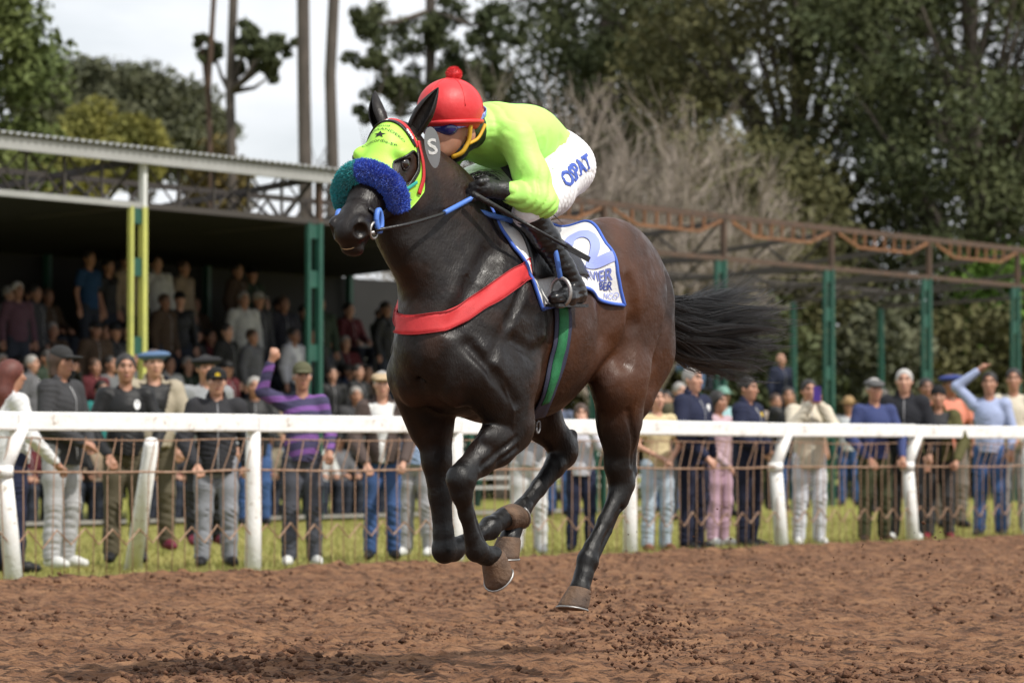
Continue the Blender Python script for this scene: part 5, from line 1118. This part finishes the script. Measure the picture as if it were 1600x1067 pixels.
def stripes(name, c1, c2, scale, rot, thin=.8):
    m = mat(name, c1, .85, bump=.25, bscale=60, spec=.25); nt = m.node_tree; N = nt.nodes; t = N.new('ShaderNodeTexCoord'); g = N.new('ShaderNodeMapping'); g.inputs['Rotation'].default_value = rot; w = N.new('ShaderNodeTexWave'); w.bands_direction = 'Z'; w.inputs['Scale'].default_value = scale; w.inputs['Distortion'].default_value = .6; w.inputs['Detail Scale'].default_value = .6
    r = N.new('ShaderNodeValToRGB'); r.color_ramp.elements[0].position = thin; r.color_ramp.elements[0].color = (*c1, 1); r.color_ramp.elements[1].position = thin+.08; r.color_ramp.elements[1].color = (*c2, 1)
    nt.links.new(t.outputs['Object'], g.inputs[0]); nt.links.new(g.outputs[0], w.inputs[0]); nt.links.new(w.outputs['Fac'], r.inputs[0]); nt.links.new(r.outputs[0], N['Principled BSDF'].inputs['Base Color']); return m
def band(name, c1, c2, z0, z1):
    m = mat(name, c1, .85, bump=.25, bscale=60, spec=.25); nt = m.node_tree; N = nt.nodes; t = N.new('ShaderNodeTexCoord'); x = N.new('ShaderNodeSeparateXYZ'); r = N.new('ShaderNodeValToRGB'); r.color_ramp.interpolation = 'CONSTANT'; e = r.color_ramp.elements
    mr = N.new('ShaderNodeMapRange'); mr.inputs['From Min'].default_value = 1.0; mr.inputs['From Max'].default_value = 1.6; k = lambda z: (z-1.0)/.6
    e[0].position = 0; e[0].color = (*c1, 1); e[1].position = k(z0); e[1].color = (*c2, 1); q = e.new(k(z1)); q.color = (*c1, 1)
    nt.links.new(t.outputs['Object'], x.inputs[0]); nt.links.new(x.outputs['Z'], mr.inputs['Value']); nt.links.new(mr.outputs[0], r.inputs[0]); nt.links.new(r.outputs[0], N['Principled BSDF'].inputs['Base Color']); return m
if 'people' not in SKIP:
    NAVY = (.018, .022, .05); BLK = (.014, .014, .015); DG = (.045, .045, .048); GR = (.16, .16, .165); LG = (.42, .42, .43); WH = (.72, .72, .72); DEN = (.05, .10, .24); DEN2 = (.10, .17, .30); KH = (.10, .085, .055); OL = (.055, .06, .03); CRM = (.62, .56, .45); WSH = (.70, .70, .68)
    P_ = person
    P_('woman with long dark red hair and white top at the left edge', 18, 893, 562, 'railone', 120, WH, 'sweater', NAVY, BLK, 'long', 'r', skin=1)
    P_('man in black cap and dark leather jacket with pale grey trousers', 95, 886, 540, 'clasp', 62, DG, 'jacket', LG, WSH, 'mid', 'b', 'cap', (.03, .03, .03), 1)
    sw = P_('man in black sweatshirt and khaki trousers leaning over the rail', 196, 878, 552, 'rail', 12, BLK, 'sweater', KH, BLK, 'short', 'k', skin=1)
    P_('man in blue beret with dark vest over beige sleeves', 240, 858, 545, 'rail', 18, (.38, .33, .25), 'open', KH, (.16, .02, .04), 'short', 'b', 'beret', (.10, .17, .30), 0, BLK)
    P_('man in wide black beret and grey pullover behind the man with yellow cap badge', 322, 850, 545, 'down', 20, (.27, .28, .29), 'sweater', BLK, (.16, .02, .04), 'short', 'k', 'beret', (.02, .02, .022), 1)
    yc = P_('man in black cap with yellow badge, black jacket and grey jeans', 338, 884, 574, 'railone', 10, (.03, .03, .034), 'jacket', (.26, .27, .30), BLK, 'short', 'k', 'cap', (.012, .012, .012), 0)
    P_('grey haired man in black jacket with folded arms and blue jeans', 398, 820, 582, 'cross', 8, BLK, 'jacket', DEN, BLK, 'short', 'g', skin=1)
    P_('man in purple striped pullover and camouflage cap raising his fist', 472, 883, 565, 'raise', 8, stripes('striped_knit', (.050, .045, .095), (.17, .075, .26), 2.6, (.25, .15, 0), .62), 'sweater', (.075, .08, .10), WSH, 'short', 'g', 'cap', (.10, .10, .055), 1)
    P_('man in tan flat cap, white shirt and brown jacket with jeans', 597, 873, 579, 'rail', 4, (.085, .062, .055), 'open', DEN, BLK, 'short', 'g', 'flat', (.50, .38, .24), 0, WSH)
    P_('man in light blue shirt and grey trousers half hidden by the horse chest', 652, 868, 590, 'railone', -20, (.30, .40, .58), 'sweater', (.36, .36, .38), WSH, 'short', 'b', skin=0)
    P_('person in white trousers seen between the horse legs', 826, 864, 596, 'phone', 0, (.42, .43, .46), 'sweater', (.62, .62, .62), WSH, 'short', 'b', skin=1)
    P_('person holding up a phone in white sleeves under the horse belly', 908, 860, 640, 'phone', 0, (.60, .60, .66), 'sweater', NAVY, BLK, 'mid', 'b', skin=0)
    P_('person in blue jeans further back between the horse legs', 872, 806, 610, 'down', 0, (.10, .12, .18), 'sweater', DEN, BLK, 'short', 'k', skin=1)
    P_('young woman in cream top and light jeans beside the hind leg', 1026, 862, 604, 'clasp', 22, (.60, .50, .30), 'tee', (.42, .50, .58), (.22, .09, .05), 'mid', 'k', skin=0)
    o1 = P_('police officer with shaved grey head in navy uniform, left of the two officers', 1082, 866, 572, 'railone', 52, NAVY, 'jacket', (.014, .016, .035), BLK, 'short', 'g', skin=0)
    P_('dark haired woman in pink trousers between the two officers', 1122, 852, 610, 'railone', 48, (.50, .36, .40), 'sweater', (.50, .33, .42), WSH, 'mid', 'k', skin=1)
    o2 = P_('police officer with dark hair in navy uniform, right of the two officers', 1168, 865, 588, 'clasp', 60, NAVY, 'jacket', (.014, .016, .035), BLK, 'short', 'k', skin=1)
    ph = P_('man in cream jacket and white trousers filming with a purple phone', 1264, 853, 592, 'phone', 8, CRM, 'jacket', (.62, .63, .68), WSH, 'short', 'k', skin=1)
    P_('man in grey flat cap and navy pullover with olive trousers', 1366, 848, 590, 'rail', 14, (.045, .06, .16), 'sweater', OL, (.06, .035, .02), 'short', 'g', 'flat', (.10, .10, .10), 1)
    P_('white haired man in black zipped jacket and white sneakers', 1413, 845, 576, 'railone', -8, (.016, .017, .022), 'jacket', BLK, WSH, 'short', 'w', skin=0)
    P_('youth in black beanie and olive jacket bending over the rail', 1466, 846, 603, 'rail', -6, (.085, .08, .03), 'open', DG, (.20, .02, .03), 'bald', hat='beanie', hatc=(.012, .012, .014), skin=1, shirt=DG)
    P_('man in blue beret and salmon shirt', 1486, 824, 571, 'down', 16, (.70, .25, .17), 'tee', (.16, .14, .12), BLK, 'short', 'b', 'beret', (.04, .06, .22), 2)
    P_('dark haired man in beige top behind the white haired man', 1447, 818, 588, 'down', 10, (.40, .35, .26), 'sweater', DG, BLK, 'short', 'k', skin=2)
    P_('man in pale blue shirt with one arm over his head', 1546, 838, 580, 'overhead', -12, (.36, .42, .62), 'sweater', DEN, BLK, 'short', 'k', skin=1)
    P_('bearded man in cream pullover and grey trousers at the right edge', 1584, 832, 573, 'clasp', -10, CRM, 'sweater', (.24, .24, .25), (.50, .52, .60), 'short', 'k', skin=1)
    m_bw = mat('white_badge', (.75, .75, .75), .6); m_by = mat('yellow_badge', (.75, .52, .03), .6)
    badge(sw, 'rail', 'sweater', .085, 1.33, .028, .042, m_bw, 'print'); badge(o1, 'railone', 'jacket', .14, 1.36, .035, .045, m_bw); badge(o2, 'clasp', 'jacket', .13, 1.36, .035, .04, m_by)
    mesh_np('badge', [(.022*math.cos(a), -.112-.004*math.sin(a), 1.695+.022*math.sin(a)) for a in np.linspace(0, 2*PI, 13)[:-1]], [tuple(range(12))], m_by, yc)
    # phone held up by the man in cream
    b = MB().box((-.038, -.012, -.075), (.038, 0, .075)); pm_ = b.build('phone', mat('purple_case', (.05, .02, .20), .4)); pm_.location = ph.matrix_basis @ Vector((0, -.36, 1.60)); tag(pm_, 'purple cased phone held up by the man in cream', 'phone')
    MB().tube([(.018, .003, .05), (.018, -.014, .05)], .009, 8).build('lens', m_black, pm_)
    G2 = 'spectators further back on the grass'
    for (lab, px, foot, head, pose, rz, c, tk, lg, sh, hr, hc, hat, htc, sk) in (
        ('smiling child in teal and navy jacket behind the man in black', 158, 815, 578, 'down', 40, (.03, .20, .19), 'jacket', NAVY, BLK, 'short', 'k', None, BLK, 1),
        ('bald bearded man at the left edge behind the red haired woman', 27, 808, 538, 'down', 10, (.05, .06, .08), 'jacket', DEN, BLK, 'bald', 'k', None, BLK, 0),
        ('man in grey tee leaning sideways left of the black beret', 270, 806, 508, 'down', 60, (.13, .14, .15), 'tee', DG, BLK, 'short', 'k', 'cap', BLK, 1),
        ('man in white tee with dark chest stripe and blue jeans', 368, 800, 482, 'down', 10, band('banded_tee', (.62, .62, .68), (.02, .03, .07), 1.27, 1.34), 'tee', DEN2, BLK, 'short', 'k', 'cap', (.03, .03, .03), 1),
        ('man in grey tee and orange cap far back beside a green post', 1266, 792, 538, 'down', 30, (.50, .52, .58), 'tee', DEN2, BLK, 'short', 'b', 'cap', (.50, .26, .08), 1),
        ('man in white tee, tan hat and jeans far back', 1326, 790, 574, 'down', -10, (.60, .62, .64), 'tee', DEN, BLK, 'short', 'b', 'hat', (.42, .28, .14), 1),
        ('person in beige jacket below the tip of the tail', 1212, 796, 568, 'down', 20, (.34, .28, .24), 'jacket', BLK, BLK, 'short', 'b', None, BLK, 1),
        ('man in wide grey hat behind the flat cap', 1378, 800, 578, 'down', 5, BLK, 'jacket', BLK, BLK, 'short', 'k', 'hat', (.14, .13, .12), 1),
        ('person in pale green cap behind the first officer', 1130, 806, 597, 'down', 20, (.30, .48, .50), 'sweater', BLK, BLK, 'short', 'k', 'cap', (.20, .36, .30), 1),
        ('man with short grey hair left of the shaved officer', 1062, 812, 570, 'down', 30, (.09, .08, .05), 'jacket', DG, BLK, 'short', 'g', None, BLK, 0),
        ('man in blue jacket below the tail root', 1042, 800, 560, 'down', -20, (.03, .06, .16), 'jacket', DEN, BLK, 'short', 'k', None, BLK, 0),
        ('dark haired spectator behind the filming man', 1232, 806, 604, 'down', 0, BLK, 'jacket', DEN, BLK, 'short', 'k', None, BLK, 1),
        ('man in dark jacket left of the flat capped man, partly behind him', 556, 806, 590, 'down', 15, (.06, .06, .065), 'jacket', BLK, BLK, 'short', 'g', None, BLK, 1)):
        P_(lab, px, foot, head, pose, rz, c, tk, lg, sh, hr, hc, hat, htc, sk, group=G2)
    # people on the tiers of the stand: (row, position along the front, ...)
    SM = Matrix.Translation(S0) @ Matrix.Rotation(math.atan2(DV.y, DV.x), 4, 'Z')
    def seat(lab, row, x, pose, rz, c, tk, lg, hr='short', hc='k', hat=None, htc=BLK, sk=1, sc=1.0):
        y, z = .9+.82*row, .42+.53*row; sit = pose.startswith('sit')
        w = SM @ Vector((x, y+(.20 if sit else -.22), (z-.44 if sit else z-.38)))
        o = P_(lab, 0, 0, 0, pose, rz, c, tk, lg, BLK, hr, hc, hat, htc, sk, d=50., group='spectators on the stand tiers'); o.location = w; o.scale = (sc, sc, sc)
    def row_x(px, row):                                               # position along the stand that appears at that column
        y = .9+.82*row; a = (px-800)/F_PX; X0 = S0.x-DV.y*y; Y0 = S0.y+DV.x*y; return (a*Y0-X0)/(DV.x-a*DV.y)
    crowd = ((8, 3, 'down', (.10, .05, .07), 'sweater', 'short', 'w', None, 'grey haired man in plum shirt standing at the left edge of the stand'), (64, 3, 'sit', (.42, .02, .03), 'jacket', 'short', 'w', None, 'white haired man in red and white jacket seated high in the stand'),
        (120, 4, 'down', (.02, .06, .14), 'tee', 'short', 'k', None, 'person in dark blue top on the top tier, left of a pair'), (150, 4, 'down', BLK, 'tee', 'short', 'k', None, 'person in black on the top tier, right of a pair'), (180, 3, 'sit', (.55, .55, .58), 'tee', 'short', 'k', None, 'youth in white shirt seated left of the yellow post'),
        (72, 1, 'phone', BLK, 'jacket', 'short', 'k', None, 'man in black holding both hands to his mouth in the stand'), (152, 1, 'down', (.14, .145, .15), 'sweater', 'short', 'k', None, 'man in grey pullover and beige trousers standing in the stand'), (184, 1, 'down', (.09, .09, .095), 'sweater', 'short', 'g', None, 'man in dark grey pullover beside the man in grey pullover'),
        (130, 0, 'sit', BLK, 'jacket', 'short', 'k', None, 'dark haired man seated low in front of the man in grey pullover'), (262, 3, 'down', BLK, 'sweater', 'short', 'k', 'cap', 'man in black standing right of the yellow posts'), (232, 2, 'sit', (.02, .07, .30), 'sweater', 'short', 'k', None, 'person in bright blue seated between the yellow posts'),
        (258, 1, 'sit', BLK, 'jacket', 'short', 'b', None, 'man seated in dark jacket right of the yellow posts'), (276, 1, 'sit', (.06, .06, .05), 'jacket', 'short', 'k', 'cap', 'man in dark cap and olive jacket seated right of the yellow posts'), (335, 2, 'down', (.02, .02, .02), 'jacket', 'short', 'k', None, 'tall man in black standing mid stand'),
        (300, 3, 'sit', DG, 'jacket', 'short', 'k', None, 'person in charcoal seated behind the tall man in black'), (385, 3, 'down', (.05, .05, .055), 'jacket', 'short', 'w', 'cap', 'man in pale cap bending on the upper tier'), (410, 2, 'sit', (.02, .02, .03), 'jacket', 'short', 'k', None, 'dark jacketed person seated left of the white shirted man'),
        (440, 2, 'down', (.50, .50, .55), 'open', 'short', 'k', None, 'man in open dark jacket over white shirt in the stand'), (468, 2, 'down', BLK, 'jacket', 'short', 'k', None, 'person in black left of the green posts'), (425, 3, 'down', (.03, .03, .04), 'jacket', 'short', 'b', None, 'person in dark coat on the upper tier above the white shirted man'),
        (362, 1, 'sit', (.10, .07, .05), 'jacket', 'short', 'k', None, 'person in brown jacket seated low mid stand'), (385, 1, 'sit', BLK, 'sweater', 'short', 'b', None, 'person in black seated beside the brown jacket'), (436, 0, 'sit', (.20, .17, .12), 'jacket', 'short', 'k', 'cap', 'man in patterned tan jacket seated low behind the raised fist'),
        (430, 0.4, 'sitcross', BLK, 'jacket', 'short', 'k', None, 'dark person seated with folded arms behind the raised fist'), (250, 0, 'sit', (.06, .02, .02), 'jacket', 'short', 'k', 'cap', 'bearded man in cap with dark red scarf seated low'), (500, 1, 'down', BLK, 'jacket', 'short', 'k', None, 'standing man in black just right of the green posts'),
        (540, 1, 'down', BLK, 'jacket', 'short', 'k', None, 'standing man in black below the horse muzzle'), (560, 2, 'sit', (.02, .03, .06), 'jacket', 'short', 'k', None, 'seated man in navy below the horse chin'), (585, 3, 'down', BLK, 'jacket', 'short', 'k', None, 'dark figure standing high left of the horse neck'), (528, 3, 'sit', BLK, 'jacket', 'short', 'k', 'cap', 'seated man in cap below the horse muzzle'), (596, 1, 'sit', DG, 'jacket', 'short', 'k', None, 'seated person in charcoal left of the horse neck'), (572, 0, 'sit', (.10, .10, .08), 'jacket', 'short', 'g', None, 'grey haired person seated low above the tan flat cap'),
        (1084, 4, 'sit', (.55, .52, .48), 'sweater', 'short', 'k', None, 'man in pale shirt and jeans seated high above the tail'), (1108, 4, 'sit', (.06, .04, .035), 'jacket', 'short', 'k', None, 'dark person seated right of the pale shirt above the tail'), (1204, 2, 'down', (.02, .025, .05), 'jacket', 'bald', 'k', None, 'man in dark blue jacket standing alone above the tail'))
    cols_ = (('black', BLK), ('charcoal', (.04, .04, .045)), ('navy', (.02, .025, .06)), ('brown', (.07, .045, .03)), ('dark green', (.03, .045, .03)), ('grey', (.13, .13, .14)), ('maroon', (.10, .02, .025)), ('pale blue', (.30, .36, .46)), ('tan', (.30, .23, .16)), ('off-white', (.52, .52, .50)))
    extra = []
    for row, pxs in ((4, (30, 62, 90, 178, 205, 226, 245, 268, 290, 320, 352, 375, 400, 428, 452, 490, 560, 610)), (3, (35, 98, 215, 238, 322, 345, 362, 405, 445, 482, 505, 555, 620)), (2, (20, 46, 74, 100, 130, 160, 205, 258, 280, 310, 358, 375, 392, 490, 525, 590)), (1, (30, 52, 108, 128, 215, 236, 310, 335, 415, 438, 455, 480, 520, 570)), (0, (28, 60, 95, 160, 200, 226, 280, 300, 330, 375, 405, 480, 515, 545, 600))):
        for px in pxs: cn_, c = rnd.choice(cols_); extra.append((px, row, rnd.choice(('sit', 'sit', 'down')) if row else 'sit', c, 'jacket', 'short', rnd.choice('kkbg'), rnd.choice((None, None, 'cap')), 'spectator in %s jacket on the %s tier of the stand' % (cn_, ('lowest', 'second', 'middle', 'fourth', 'top')[row])))
    ranks = {}
    for row in range(5):
        for k, q in enumerate(sorted([c for c in list(crowd)+extra if round(c[1]) == row], key=lambda c: c[0])): ranks[id(q)] = k
    extra = [q[:8]+(q[8].replace('jacket on', 'jacket%s, %s from left on' % (', cap' if q[7] else '', ORD[min(ranks[id(q)], 20)])),) for q in extra]
    crowd = crowd+tuple(extra)
    for px, row, pose, c, tk, hr, hc, hat, lab in crowd:
        seat(lab, row, row_x(px, row), pose, rnd.uniform(20, 70), c, tk, (KH if px == 152 else DEN2 if px == 1084 else (.03, .035, .05)), hr, hc, hat, (.40, .38, .34) if 'pale cap' in lab else BLK, rnd.choice((0, 1, 1, 2)), rnd.uniform(.95, 1.03))
